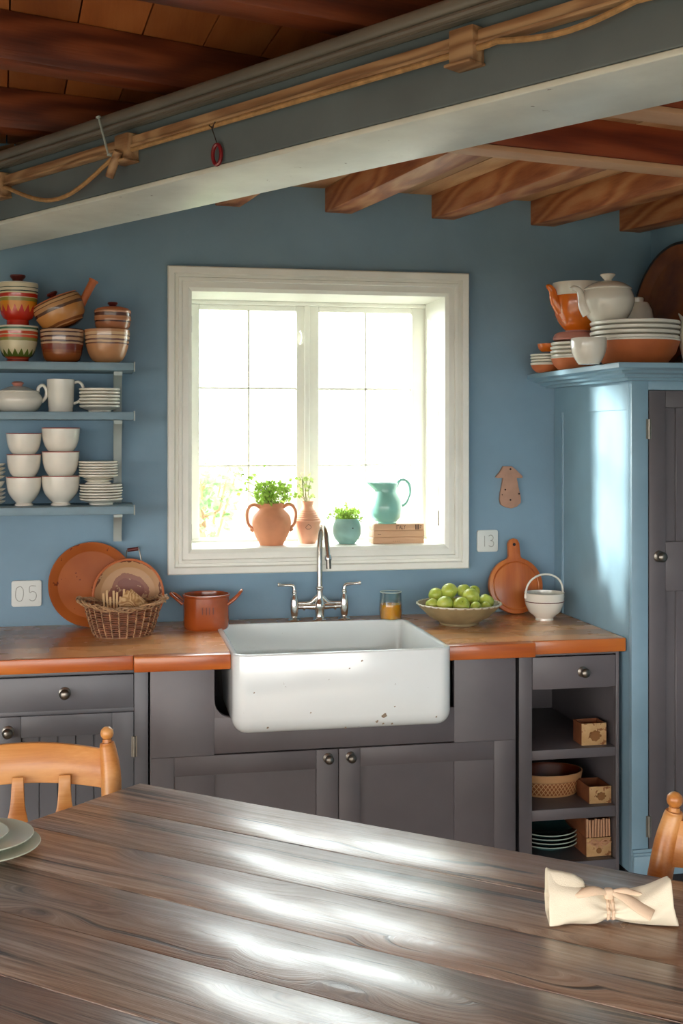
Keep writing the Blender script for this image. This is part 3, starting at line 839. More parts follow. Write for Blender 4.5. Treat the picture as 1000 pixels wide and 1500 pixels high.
bm = BM(); box(bm, dq0-.002, dq0+.001, yq+.01, yq+.02, zd0_, zd1_); objw('door_gap_shade', bm, M['dark'], root)  # dark strip painted in for the shade inside the gap

# ================================================================ TAP
yt = -.058
bx, lx, rx = X(468, yt), X(431, yt), X(504, yt)
root = thing('bridge_tap', 'nickel bridge tap with tall arched spout behind the sink', 'tap', (bx, yt, ZT))
def pz(py, y=yt, px=468): return Z(px, py, y)-ZT
bm = BM()
lathe(bm, [(0, 0), (.021, 0), (.021, .006), (.0165, .009), (.0155, .022), (.017, .035), (.019, .045), (.018, .056), (.013, .07), (.0115, .09), (.0115, .1), (.0135, .103), (.0135, .109), (.0095, .112), (.009, .118), (0, .118)], 32, smooth=3)
for s_, xx in ((-1, lx-bx), (1, rx-bx)):
    tube(bm, [(0, 0, .045), (xx*.35, 0, .045), (xx*.6, 0, .045), (xx, 0, .045)], [.0125, .0095, .0075, .0085], 14, sm=4)
    tube(bm, [(0, 0, .085), (xx*.2, 0, .07), (xx*.4, 0, .058), (xx*.95, 0, .057)], [.008, .008, .006, .005], 12, sm=4)
    tube(bm, [(xx*.62-.003, 0, .045), (xx*.62+.003, 0, .045)], .012, 16)
obj('bridge', bm, M['chrome'], root)
ht = pz(766)+.0; r_a = .075
bm = BM()
pts = [(0, 0, .105), (0, 0, ht-.1), (0, -.008, ht-.055), (0, -.03, ht-.015), (.001, -.062, ht-.002), (.002, -.095, ht-.022), (.003, -.115, ht-.06), (.004, -.128, ht-.098)]
tube(bm, pts, [.0098, .0098, .0095, .009, .0088, .0088, .0088, .009], 18, sm=6)
tube(bm, [(.004, -.127, ht-.095), (.0045, -.129, ht-.104), (.005, -.131, ht-.110)], [.011, .0125, .011], 18)
obj('spout', bm, M['chrome'], root)
bm = BM(); tube(bm, [(.005, -.131, ht-.108), (.0055, -.133, ht-.138)], .0085, 18)
obj('aerator', bm, M['pewter'], root)
for s_, xx in ((-1, lx-bx), (1, rx-bx)):
    bm = BM()
    lathe(bm, [(0, 0), (.02, 0), (.02, .005), (.013, .009), (.0105, .014), (.0135, .03), (.015, .048), (.013, .07), (.0085, .084), (.0075, .09), (.009, .094), (.0075, .1), (0, .104)], 28, TR(xx, 0, 0), smooth=3)
    ho = obj('valve', bm, M['chrome'], root)
    bm = BM()
    e_ = xx+s_*.052
    tube(bm, [(xx, 0, .096), (xx+s_*.002, 0, .112), (xx+s_*.012, 0, .117), (xx+s_*.035, 0, .118), (e_, -.002, .12)], [.007, .0062, .005, .0042, .005], 12, sm=4)
    tube(bm, [(e_-s_*.002, 0, .12), (e_+s_*.004, 0, .1205)], .0062, 12)
    obj('lever', bm, M['chrome'], ho)
# ================================================================ WALL SHELVES
ysf = -.235
sh = [Z(100, 530, ysf), Z(100, 603, ysf), Z(100, 743, ysf)]; sth = .024
sxl, sxr = -1.0, X(196, ysf)
root = thing('wall_shelf', 'three grey-blue wall shelves on curved brackets holding crockery', 'shelf', ((sxl+sxr)/2, 0, sh[2]-sth))
for i, z in enumerate(sh):
    bm = BM(); box(bm, sxl, sxr, ysf, -.002, z-sth, z, .002); objw('shelf_board', bm, M['shelf'], root)
    bm = BM(); box(bm, sxr, sxr+.004, ysf+.002, ysf+.04, z-sth-.003, z+.003, .001); objw('end_cap', bm, M['bracket'], root)
for bxx in (X(178, -.02), X(178, -.02)-.85):
    bm = BM(); w = .026
    for i, z in enumerate(sh):
        zt_ = z-sth; lo = (sh[i+1] if i < 2 else zt_-.1)
        hgt = min(zt_-lo, .145)
        out = [(0, 0)]+[(-.17+.0*k, 0) for k in range(1)]+[(-.17+.14*math.sin(a), -.012-(hgt-.012)*(1-math.cos(a))) for a in [PI/2*k/10 for k in range(11)]]+[(0, -hgt)]
        # outline (y, z) -> x thickness
        prism(bm, out, w, Matrix(((0, 0, 1, bxx-w), (1, 0, 0, -.002), (0, 1, 0, zt_-.001), (0, 0, 0, 1))))
    box(bm, bxx-w, bxx, -.018, -.002, sh[2]-sth-.1, sh[0]-sth)
    objw('bracket', bm, M['bracket'], root)

def bowlprof(r, h, foot=.5, t=.004, fh=.08, bulge=.75):
    """outer then inner profile of a footed bowl"""
    rf = r*foot; zf = h*fh
    out = [(0, .001), (rf*.9, 0), (rf, 0), (rf*.97, zf)]
    n = 9
    for k in range(1, n+1):
        a = k/n; out.append((rf*.97+(r-rf*.97)*math.sin(a*PI/2)**bulge, zf+(h-zf)*(1-math.cos(a*PI/2))**.9 if False else zf+(h-zf)*a**1.25))
    inn = [(r-t*.6, h+.0008)]+[(max(0, q-t), min(z+t, h)) for q, z in out[4:][::-1]]+[(0, zf+t)]
    return out+inn
def plateprof(r, h=.018, t=.004, foot=.55):
    return [(0, .001), (r*foot*.92, 0), (r*foot, 0), (r*foot+.002, h*.22), (r*.8, h*.5), (r, h-.002), (r+.0008, h-.0005), (r, h+.0006), (r-.003, h+.0003), (r*.8, h*.5+t*.8), (r*foot+.002, h*.22+t), (r*foot*.9, t+.001), (0, t+.001)]
def bandplate(r, p, foot=0):
    f = foot
    return [(0, f*.1), (r*.55, 0), (r*.56, f*.45), (r*.9, f+p*.12), (r*.985, f+p*.35), (r, f+p*.6), (r*.998, f+p*.88), (r-.002, f+p*.97), (r-.006, f+p*.9), (r*.8, f+p*.62), (0, f+p*.55)]
def place(px, pb, y, hw, zsup, ptop):
    """centre x, radius, height for something standing at depth y on height zsup"""
    return X(px, y), S(hw, px, y), S(pb-ptop, px, y)

# ---- top shelf
T1, T2, T3 = sh
yb = -.12
def setbowl(name, lab, cat, px, y, hw, zs, ph, m, grp=None, seg=48, **kw):
    r = S(hw, px, y); h = S(ph, px, y); bm = BM(); lathe(bm, bowlprof(r, h, **kw), seg)
    o = obj(name, bm, m, loc=(X(px, y), y, zs)); tag(o, lab, cat, grp); return o, r, h
def rim(parent, r, z, m, t=.0016, name='rim_band'):
    bm = BM(); tube(bm, [(r*math.cos(a), r*math.sin(a), z) for a in [2*PI*k/40 for k in range(40)]], t, 8, closed=True)
    return obj(name, bm, m, parent)
h1 = S(57, 27, yb)
m_ = bands('folk_bowl_lower', h1, [(0, '#b5371c'), (.06, '#7a1f18'), (.1, '#c4502e'), (.15, '#7a3a22'), (.2, '#d9cda6'), (.56, '#8f8a45'), (.64, '#d8542c'), (.70, '#c9b98c'), (.73, '#c7451f'), (.8, '#d9cfae'), (.85, '#3f6b52'), (.9, '#e0d8c0'), (.95, '#2e5a4e')], zig=(h1*.2, h1*.16, 17, '#5f6f2c', h1*.16))
o, r, h = setbowl('painted_bowl', 'cream painted bowl with green leaves and red foot, under the yellow lidded bowl', 'bowl', 26, yb, 29.5, T1, 54, m_, foot=.55, fh=.13, bulge=.55)
h2 = S(58, 27, yb)
m_ = bands('folk_bowl_upper', h2, [(0, '#b5371c'), (.06, '#e07a50'), (.09, '#a82a18'), (.2, '#c9321a'), (.34, '#dd8a1e'), (.6, '#938a35'), (.68, '#d9cba0'), (.7, '#c03018'), (.79, '#d9cba0'), (.83, '#3a4a40'), (.86, '#dcd2b4'), (.93, '#3a4a40'), (.95, '#dcd2b4')], zig=(h2*.32, h2*.2, 17, '#c42a18'))
root = thing('lidded_bowl', 'yellow and red painted bowl with dark red lid knob, left end of top shelf', 'bowl', (X(26, yb), yb, T1+h+.001))
bm = BM(); r = S(29.5, 26, yb); hh = S(61, 26, yb); lathe(bm, bowlprof(r, hh, foot=.55, fh=.13, bulge=.55), 48); obj('body', bm, m_, root)
bm = BM(); lathe(bm, [(0, hh+.004), (r*.98, hh+.001), (r*.98, hh+.003), (r*.5, hh+.009), (0, hh+.01)], 40); obj('lid', bm, M['crock'], root)
lid = root.children[-1] if root.children else None
bm = BM(); lathe(bm, [(0, hh+.008), (.014, hh+.009), (.016, hh+.014), (.024, hh+.024), (.023, hh+.029), (0, hh+.03)], 30); obj('lid_knob', bm, M['maroon'], root)

y2 = -.12
hst = S(51, 92, y2)
m_ = bands('striped_bowl', hst, [(0, '#6a3018'), (.06, '#9a5428'), (.3, '#8a4420'), (.38, '#7a2e18'), (.55, '#c9a888'), (.6, '#4a2a2a'), (.65, '#c4a080'), (.73, '#4a2a2a'), (.78, '#c8a888'), (.86, '#4a2a2a'), (.9, '#c4a080'), (.96, '#3a2224')])
o, rs_, hs_ = setbowl('striped_bowl', 'dark brown and cream striped bowl under the tilted saucepan', 'bowl', 91, y2, 31.5, T1, 50, m_, foot=.62, fh=.03, bulge=.42)
# tilted saucepan
rp = S(37, 92, y2); hp = S(44, 92, y2)
m_ = bands('pan_bands', hp, [(0, '#7a4224'), (.1, '#c08a5a'), (.14, '#8a5230'), (.22, '#c88a4a'), (.62, '#5c4030'), (.72, '#b88a5c'), (.84, '#6a4a34'), (.87, '#c49a6c'), (.95, '#6a4a34')])
an = math.radians(-24)
root = thing('clay_saucepan', 'brown striped clay saucepan with stub handle, tilted on the striped bowl', 'saucepan', (X(98, y2)+.002, y2, T1+hs_+.006), (0, an, 0))
bm = BM(); lathe(bm, [(0, 0), (rp*.45, .001), (rp*.7, hp*.09), (rp*.9, hp*.3), (rp, hp*.6), (rp*.99, hp*.86), (rp*.93, hp), (rp*.9, hp), (rp*.93, hp*.6), (0, hp*.1)], 48); obj('body', bm, m_, root)
bm = BM(); lathe(bm, [(0, hp-.003), (rp*.92, hp-.003), (rp*.9, hp+.003), (rp*.5, hp+.008), (0, hp+.01)], 40); l_ = obj('lid', bm, M['terrabase'], root)
bm = BM(); lathe(bm, [(0, hp+.008), (.008, hp+.008), (.01, hp+.014), (.018, hp+.021), (.016, hp+.026), (0, hp+.027)], 24); obj('lid_knob', bm, M['maroon'], l_)
bm = BM(); tube(bm, [(rp*.86, 0, hp*.55), (rp*1.12, 0, hp*.72), (rp*1.5, 0, hp*.98), (rp*1.68, 0, hp*1.1)], [.014, .012, .0125, .013], 18); tube(bm, [(rp*1.66, 0, hp*1.09), (rp*1.72, 0, hp*1.13)], .0155, 18)
obj('handle', bm, M['terrabase'], root)
# beige bowl and lidded pot
hb = S(51, 157, yb)
m_ = bands('beige_bowl', hb, [(0, '#7a4a34'), (.05, '#c89064'), (.56, '#6a4238'), (.6, '#d4ac84'), (.66, '#6a4238'), (.71, '#d9b48c'), (.79, '#7a5040'), (.82, '#d9b48c'), (.9, '#c08a60')])
o, rb, hb_ = setbowl('striped_bowl', 'tan bowl with thin brown stripes under the small lidded pot, top shelf', 'bowl', 157, yb, 33, T1, 50, m_, foot=.47, fh=.04, bulge=.6)
hl = S(34, 165, yb)
m_ = bands('lidded_pot', hl, [(0, '#a86a48'), (.3, '#4a2a24'), (.36, '#b47c58'), (.5, '#c08a64'), (.56, '#5a342a'), (.7, '#c49070'), (.76, '#b07a58')])
root = thing('lidded_pot', 'small brown banded pot with dark lid knob on the tan striped bowl', 'pot', (X(165, yb), yb, T1+hb_+.002))
r = S(27, 165, yb)
bm = BM(); lathe(bm, [(0, 0), (r*.8, 0), (r*.93, hl*.12), (r*.97, hl*.35), (r, hl*.4), (r*.99, hl*.45), (r*.98, hl*.75), (r*1.0, hl*.78), (r*.98, hl*.83), (r*.9, hl*.8), (0, hl*.5)], 44); obj('body', bm, m_, root)
bm = BM(); lathe(bm, [(0, hl*.78), (r*.9, hl*.8), (r*.85, hl*.9), (r*.5, hl*.98), (0, hl)], 44); l_ = obj('lid', bm, M['terrabase'], root)
bm = BM(); lathe(bm, [(0, hl*.97), (.011, hl*.98), (.012, hl+.004), (.0165, hl+.009), (.015, hl+.013), (0, hl+.013)], 24); obj('lid_knob', bm, M['maroon'], l_)

# ---- middle shelf
root = thing('tureen', 'white round lidded dish with pink knob and loop handle on the middle shelf', 'tureen', (X(26, yb), yb, T2))
r = S(35, 26, yb); h = S(30, 26, yb)
bm = BM(); lathe(bm, [(0, 0), (r*.6, 0), (r*.85, h*.15), (r, h*.5), (r*.98, h*.75), (r*.85, h*.98), (r*.8, h*.98), (0, h*.4)], 48, smooth=3); obj('body', bm, M['crock'], root)
bm = BM(); lathe(bm, [(0, h*.95), (r*.88, h*.96), (r*.7, h*1.08), (r*.35, h*1.24), (0, h*1.3)], 44, smooth=3); l_ = obj('lid', bm, M['crock'], root)
bm = BM(); lathe(bm, [(0, h*1.26), (.013, h*1.27), (.014, h*1.3), (.019, h*1.42), (.012, h*1.5), (0, h*1.5)], 24); obj('lid_knob', bm, M['pinkclay'], l_)
bm = BM(); tube(bm, [(r*.82, 0, h*.95), (r*.84, 0, h*1.2), (r*1.02, 0, h*1.32), (r*1.16, 0, h*1.1), (r*1.14, 0, h*.75), (r*.97, 0, h*.5)], .0055, 12, sm=5); obj('handle', bm, M['crock'], root)
root = thing('mug', 'tall plain white mug with handle on the middle shelf', 'mug', (X(89, yb), yb, T2))
r = S(20, 89, yb); h = S(48, 89, yb)
bm = BM(); lathe(bm, [(0, .001), (r*.84, 0), (r*.88, .004), (r*.87, h*.13), (r*.91, h*.17), (r, h), (r*.94, h+.001), (r*.84, h*.15), (0, h*.1)], 44); obj('body', bm, M['crock'], root)
bm = BM(); tube(bm, [(r*.93, 0, h*.9), (r*1.3, 0, h*.93), (r*1.58, 0, h*.8), (r*1.6, 0, h*.55), (r*1.3, 0, h*.34), (r*.9, 0, h*.26)], .0045, 10, sm=5); obj('handle', bm, M['crock'], root)

def stack(name, px, y, hw, zs, n, pitch_px, labf, cat, grp, m, foot_px=0, prof=None, zrot=0):
    r = S(hw, px, y); p = S(pitch_px, px, y); src = None; z = zs
    for k in range(n):
        if k == 0:
            bm = BM(); fo = S(6, px, y); lathe(bm, bandplate(r, p, fo), 44); o = obj(name, bm, m)
        elif src is None:
            bm = BM(); lathe(bm, bandplate(r, p), 44); src = obj(name, bm, m); o = src
        else:
            o = src.copy(); C.objects.link(o)
        o.location = (X(px, y)+random.uniform(-.0012, .0012), y+random.uniform(-.001, .001), z)
        o.rotation_euler = (0, 0, random.random()*6)
        tag(o, labf(k), cat, grp); z += p+(fo if k == 0 else 0)
    return z
def ordl(n, what):
    w = ['bottom', 'second from the bottom', 'third from the bottom', 'fourth from the bottom', 'fifth from the bottom', 'sixth from the bottom', 'seventh from the bottom']
    return lambda k: 'white saucer %s, %s' % ('topmost' if k == n-1 else w[k], what)
stack('saucer', 146, yb, 29.5, T2, 6, 4.9, ordl(6, 'of the stack on the middle shelf'), 'saucer', 'saucers on the middle shelf', M['crock_line'])

# ---- bottom shelf: bowls
pb = [('white pink-rimmed bowl, %s of the left bowl column on the bottom shelf', 35, 25.2, (42, 32.5, 30)), ('white pink-rimmed bowl, %s of the right bowl column on the bottom shelf', 89, 27.5, (43, 35, 34))]
for lab, px, hw, hs in pb:
    z = T3
    for k, ph in enumerate(hs):
        w_ = hw if k != 1 else hw*.98
        r = S(w_, px, yb); h = S(ph, px, yb)
        o = thing('bowl', lab % ('bottom', 'middle', 'top')[k], 'bowl', (X(px, yb), yb, z), group='pink rimmed bowls')
        bm = BM()
        if k == 0: lathe(bm, [(0, .001), (r*.48, 0), (r*.52, 0), (r*.5, h*.06), (r*.44, h*.1), (r*.6, h*.2), (r*.84, h*.4), (r*.96, h*.65), (r, h*.97), (r*.98, h), (r*.93, h*.97), (r*.88, h*.6), (0, h*.2)], 44, smooth=2)
        else: lathe(bm, [(0, .001), (r*.6, 0), (r*.64, 0), (r*.82, h*.2), (r*.94, h*.5), (r*.99, h*.8), (r, h*.98), (r*.98, h), (r*.94, h*.95), (r*.88, h*.5), (0, h*.15)], 44, smooth=2)
        obj('body', bm, M['crock'], o); rim(o, r*.985, h-.0008, M['pinkrim']); z += h+.0012
z = stack('saucer', 148, yb, 31, T3, 6, 4.1, ordl(6, 'of the lower stack on the bottom shelf'), 'saucer', 'lower saucers on the bottom shelf', M['crock_line'])
z += .0005
bm = BM(); r = S(19, 146, yb); lathe(bm, [(0, 0), (r, 0), (r*.98, .003), (r*.8, .008), (r*1.15, .014), (0, .014)], 36)
tag(obj('foot_dish', bm, M['crock_line'], loc=(X(144, yb), yb, z)), 'small white footed dish between the two saucer stacks on the bottom shelf', 'dish'); z += .0145
stack('saucer', 144, yb, 28.5, z-.006, 6, 3.9, ordl(6, 'of the upper stack on the bottom shelf'), 'saucer', 'upper saucers on the bottom shelf', M['crock_line'])
z = T3
for k in range(9):
    if k == 4: z += .028; continue
    bm = BM(); r = S(21, -14, yb); lathe(bm, plateprof(r, .016, .0032), 36)
    tag(obj('small_plate', bm, M['crock_line'], loc=(X(-14, yb), yb, z)), 'small white plate cut off by the left picture edge, %s' % ('lower pile' if k < 4 else 'upper pile'), 'plate', 'cut off %s pile of small plates' % ('lower' if k < 4 else 'upper'))
    z += .0125
bm = BM(); r = S(14, -14, yb); zz = T3+.0125*3+.017
lathe(bm, [(0, 0), (r, 0), (r*1.3, .012), (r*1.5, .0225), (r*1.4, .0225), (0, .01)], 36)
tag(obj('small_bowl', bm, M['crock'], loc=(X(-14, yb), yb, zz)), 'little white bowl between the cut off plate piles at the left picture edge', 'bowl')

# ================================================================ NUMBER PLATES ON THE WALL
def strokes(parent, segs, x0, z0, sc, y, m, r=.0011, sx=1):
    for s_ in segs:
        bm = BM(); tube(bm, [(x0+a*sc*sx, y, z0+b_*sc) for a, b_ in s_], r, 6, sm=4 if len(s_) > 3 else 0); obj('digit', bm, m, parent)
D0 = [(.5, 1), (.12, .9), (0, .55), (.03, .2), (.3, 0), (.62, .05), (.78, .4), (.75, .8), (.5, 1)]
D5 = [(.72, 1), (.12, 1), (.1, .56), (.35, .64), (.68, .55), (.76, .3), (.6, .06), (.3, 0), (.05, .1)]
D3 = [(.05, .92), (.35, 1), (.66, .85), (.6, .6), (.3, .53), (.65, .45), (.74, .2), (.5, 0), (.05, .08)]
def wallplate(x0, x1, z0, z1, lab, digits, sc, gx):
    cx, cz = (x0+x1)/2, (z0+z1)/2
    root = thing('wall_plate', lab, 'wall plate', (cx, 0, cz))
    w, h = (x1-x0)/2, (z1-z0)/2; rr = .008
    out = []
    for sx_, sz_, a0 in ((1, 1, 0), (-1, 1, 90), (-1, -1, 180), (1, -1, 270)):
        for k in range(5):
            a = math.radians(a0+k*22.5); out.append((sx_*(w-rr)+rr*math.cos(a), sz_*(h-rr)+rr*math.sin(a)))
    bm = BM(); prism(bm, out, .009, TR(0, -.0005, 0) @ RX(PI/2), bev=.0015)
    obj('plate_body', bm, M['plastic'], root)
    for d, gx_ in zip(digits, gx): strokes(root, [d], gx_-w, -sc/2, sc, -.0098, M['engrave'], sx=.66)
    return root
wallplate(X(17, 0), X(61, 0), Z(40, 888, 0), Z(40, 850, 0), 'square white wall plate marked 05 left of the copper tray', [D0, D5], .047, [.013, .054])
wallplate(X(697.5, 0), X(728, 0), Z(712, 808, 0), Z(712, 776, 0), 'square white wall plate marked 13 right of the window', [[(.4, .95), (.4, .02)], D3], .040, [.016, .040])
# clay board
ppx = [(735, 683), (748, 683), (754, 688), (764, 698), (763, 700), (755, 700), (758, 715), (761, 728), (761, 736), (755, 742), (747, 744.5), (739, 743), (732, 739), (730, 732), (731, 722), (735, 700), (727, 700), (724, 699), (731, 690)]
c = at(745, 712, 0)
bm = BM(); prism(bm, [(X(a, 0)-c.x, Z(a, b_, 0)-c.z) for a, b_ in ppx], .012, TR(0, -.001, 0) @ RX(PI/2), bev=.002)
root = thing('key_board', 'flat pinkish clay board shaped like a mushroom hung on the blue wall', 'board', c)
obj('board', bm, M['board_pink'], root)
for a, b_ in ((745.5, 687), (738, 717), (758, 723), (745.5, 732), (733.5, 724.5)):
    bm = BM(); tube(bm, [(X(a, 0)-c.x, -.0125, Z(a, b_, 0)-c.z), (X(a, 0)-c.x, -.0142, Z(a, b_, 0)-c.z)], .0032 if b_ < 724 or b_ > 730 else .0018, 10); obj('peg_hole', bm, M['hole'], root)

# ================================================================ WORKTOP ITEMS, LEFT
def disc(name, lab, px, py, rpx, lean, y, prof, m, yaw=0):
    pass
# large copper tray leaning on the wall
rl = .5*S(122, 131, -.03)
mcop = NT('copper_tray'); v = mcop.tc.outputs['Object']
n_ = mcop.noise(v, 22, 3, .7); n2 = mcop.noise(v, 5, 3)
f_ = mcop.math('MULTIPLY', mcop.math('GREATER_THAN', n_, .63), mcop.math('GREATER_THAN', n2, .5))
mcop.l(mcop.mix(f_, mcop.ramp(n2, [(.3, '#94481a'), (.7, '#ae5e24')]), '#6e2c12'), mcop.b.inputs['Base Color']); mcop.set(Roughness=.5, Specular_IOR_Level=.3)
def leaning(name, lab, cat, px, ybase, R_, lean, m, prof, yaw=0, zb=ZT, seg=64):
    """round thing standing on edge: bottom at ybase, leaning back by angle lean"""
    c = Vector((X(px, ybase), ybase+R_*math.sin(lean), zb+R_*math.cos(lean)))
    t = thing(name, lab, cat, c, (PI/2-lean, 0, yaw))
    bm = BM(); lathe(bm, prof, seg); obj('plate' if 'tray' in name else 'face', bm, m, t); return t
tp = lambda R_, d=.018: [(0, 0), (R_*.78, 0), (R_*.8, .001), (R_*.97, d), (R_, d+.001), (R_+.001, d-.002), (R_*.985, d-.004), (R_*.8, -.004), (0, -.004)]
R1 = S(123, 131, -.05)/2
t = leaning('copper_tray', 'large round copper-coloured tray with dark spots leaning on the blue wall', 'tray', 134, -.055, R1, math.radians(8), mcop.m, tp(R1))
mt2 = NT('worn_tray'); v = mt2.tc.outputs['Object']; o_ = mt2.sep()
rr_ = mt2.math('SQRT', mt2.math('ADD', mt2.math('MULTIPLY', o_[0], o_[0]), mt2.math('MULTIPLY', o_[1], o_[1])))
n_ = mt2.noise(v, 30, 5, .65); rn = mt2.math('MULTIPLY_ADD', mt2.noise(v, 16, 3), .05, rr_)
ring_ = mt2.ramp(rn, [(0, '#9a6b45'), (.03, '#7a4030'), (.074, '#86503a'), (.088, '#b58a60'), (.125, '#b58a60'), (.127, '#6a3a24')], True)
mt2.l(mt2.mix(mt2.math('GREATER_THAN', n_, .6), ring_, '#b08a64'), mt2.b.inputs['Base Color']); mt2.set(Roughness=.45)
R2 = S(101, 188, -.13)/2
yb2 = -.12
t = leaning('round_tray', 'brown floral tray with wicker-bound handle leaning on the copper tray', 'tray', 188, yb2, R2, math.radians(11), mt2.m, tp(R2, .014))
bm = BM(); tube(bm, [(.02-.028, R2-.004, .006), (.018-.022, R2+.03, .004), (.018+.016, R2+.036, .004), (.02+.022, R2-.002, .006)], .0025, 8)
h_ = obj('handle', bm, M['pewter'], t)
bm = BM(); tube(bm, [(-.002, R2+.031, .004), (.032, R2+.0355, .004)], .006, 10); obj('handle_grip', bm, M['maroon'], h_)
bm = BM(); tube(bm, [(R2*math.cos(a), R2*math.sin(a), .013) for a in [2*PI*k/72 for k in range(72)]], .004, 8, closed=True); obj('rim', bm, M['terrabase'], t)

# wicker basket
bc = at(180, 925, -.26); bx_, by_ = bc.x, -.245
Rb = S(61, 180, by_); Hb = S(42, 180, by_)
root = thing('wicker_basket', 'oval brown wicker basket with flared rim on the worktop', 'basket', (bx_, by_, ZT))
def brad(t_): return Rb*(.64+.27*t_**.75)
def bzz(a, t_): return Hb*t_*(1+.26*t_*math.cos(a)**2*(1 if True else 0))
NS = 26
bm = BM()
rows = 13
for k in range(rows):
    t_ = (k+.4)/rows; n = 104
    tube(bm, [((brad(t_)+.0028*math.sin(NS/2*a+k*PI))*math.cos(a), .72*(brad(t_)+.0028*math.sin(NS/2*a+k*PI))*math.sin(a), bzz(a, t_)+.002) for a in [2*PI*j/n for j in range(n)]], .0032, 6, closed=True)
obj('weave', bm, M['wicker'], root)
bm = BM()
for j in range(NS):
    a = 2*PI*j/NS
    tube(bm, [(brad(t_)*math.cos(a), .72*brad(t_)*math.sin(a), bzz(a, t_)) for t_ in (0.02, .2, .4, .6, .8, 1.0)], .003, 6)
lathe(bm, [(0, .0), (Rb*.65, .0), (Rb*.65, .004), (0, .004)], 40, sy=.72)
obj('stakes', bm, M['wicker_l'], root)
bm = BM()
for q in range(4):
    n = 120
    pts = []
    for j in range(n):
        a = 2*PI*j/n; rr = brad(1.0)+.010+.008*math.cos(a)**2+.005*math.sin(11*a+q*1.7)
        pts.append((rr*math.cos(a), .72*rr*math.sin(a), bzz(a, 1.0)+.003+.005*math.cos(11*a+q*1.7)+(q-1.5)*.002))
    tube(bm, pts, .0024, 6, closed=True)
obj('rim_braid', bm, M['wicker_l'], root)
for k in range(9):
    bm = BM(); a = -.16+k*.045; box(bm, -.0035, .0035, -.0012, .0012, 0, .085+.012*math.sin(k*2.3), .0006)
    tag(obj('wooden_stick', bm, M['stick'], loc=(bx_-.052+k*.0085, by_+.012+.004*math.sin(k), ZT+.044), rot=(-.1, a*.5, 0)), 'thin pale wooden stick standing in the wicker basket', 'stick', 'wooden sticks in the wicker basket')
for k in range(2):
    bm = BM(); prism(bm, [(-.034, -.026), (.034, -.026), (.034, .026), (-.034, .026)], .003, bev=.0008)
    tag(obj('wooden_slat', bm, M['stick'], loc=(bx_+.026+k*.008, by_+.012+k*.011, ZT+.098), rot=(PI/2-.25, .62+.1*k, 0)), 'flat pale wood piece propped in the wicker basket, %s' % ('front one' if k == 0 else 'rear one'), 'slat', 'wood slats in the wicker basket')  # flat wooden slats standing beside the sticks

# rust casserole
cp_ = (302, -.16)
root = thing('casserole', 'rust-orange enamel casserole with two rising loop handles left of the tap', 'casserole', (X(302, -.15), -.15, ZT))
r = S(33.5, 302, -.15); h = S(50, 302, -.15)
bm = BM(); lathe(bm, [(0, .0), (r*.93, 0), (r*.97, .004), (r, h*.1), (r, h*.93), (r*1.04, h*.96), (r*1.04, h), (r*.97, h+.001), (r*.95, h*.94), (r*.94, h*.12), (0, h*.08)], 56); obj('body', bm, M['potred'], root)
for s_, ay in ((-1, .25), (1, -.2)):
    bm = BM(); q = Vector((s_, ay, 0)).normalized(); p = Vector((-q.y, q.x, 0))
    rise = h*.02 if s_ < 0 else h*.1
    tube(bm, [q*r*.97+p*.026+Vector((0, 0, h*.72)), q*(r*1.3)+p*.024+Vector((0, 0, h*.9)), q*(r*1.52)+p*.013+Vector((0, 0, h*.98+rise)), q*(r*1.52)-p*.013+Vector((0, 0, h*.98+rise)), q*(r*1.3)-p*.024+Vector((0, 0, h*.9)), q*r*.97-p*.026+Vector((0, 0, h*.72))], .0052, 10, sm=4)
    obj('handle', bm, M['potred'], root)
bm = BM()
for dx in (-.018, -.006, .004, .016):
    a = -PI/2+dx/r; tube(bm, [(r*1.002*math.cos(a), r*1.002*math.sin(a), h*.48), (r*1.002*math.cos(a), r*1.002*math.sin(a), h*.68)], .0014, 6)
obj('stamped_mark', bm, M['maroon'], root)

# honey glass
yg = -.11
root = thing('glass_tumbler', 'clear tumbler of amber honey beside the sink', 'glass', (X(572, yg), yg, ZT+.001))
r = S(17.5, 572, yg); h = S(41, 572, yg)
gm = NT('clear_glass'); tr_ = gm.n('ShaderNodeBsdfTransparent'); gl_ = gm.n('ShaderNodeBsdfGlossy'); gl_.inputs['Roughness'].default_value = .03; tr_.inputs[0].default_value = (.9, .94, .93, 1)
mx_ = gm.n('ShaderNodeMixShader'); fr_ = gm.n('ShaderNodeLayerWeight'); fr_.inputs[0].default_value = .25
gm.l(fr_.outputs[1], mx_.inputs[0]); gm.l(tr_.outputs[0], mx_.inputs[1]); gm.l(gl_.outputs[0], mx_.inputs[2]); gm.l(mx_.outputs[0], gm.out.inputs[0])
bm = BM(); lathe(bm, [(0, 0), (r*.86, 0), (r*.92, .002), (r*1.0, h*.35), (r*.96, h*.55), (r*.9, h*.97), (r*.9, h), (r*.86, h), (r*.86, h*.97), (r*.91, h*.55), (r*.94, h*.35), (r*.86, .005), (0, .004)], 44); obj('glass_body', bm, gm.m, root)
bm = BM(); tube(bm, [(r*.88*math.cos(a), r*.88*math.sin(a), h) for a in [2*PI*k/36 for k in range(36)]], .0012, 6, closed=True); obj('rim', bm, M['tealrim'], root)
hm = NT('honey'); hm.set(Roughness=.1, Subsurface_Weight=.5, Coat_Weight=.3); hm.b.inputs['Base Color'].default_value = lin('#f0a01c'); hm.b.inputs['Subsurface Radius'].default_value = (1, .5, .1); hm.b.inputs['Subsurface Scale'].default_value = .03
bm = BM(); lathe(bm, [(0, .005), (r*.84, .006), (r*.93, h*.35), (r*.905, h*.55), (r*.9, h*.57), (0, h*.57)], 40); obj('honey', bm, hm.m, root)

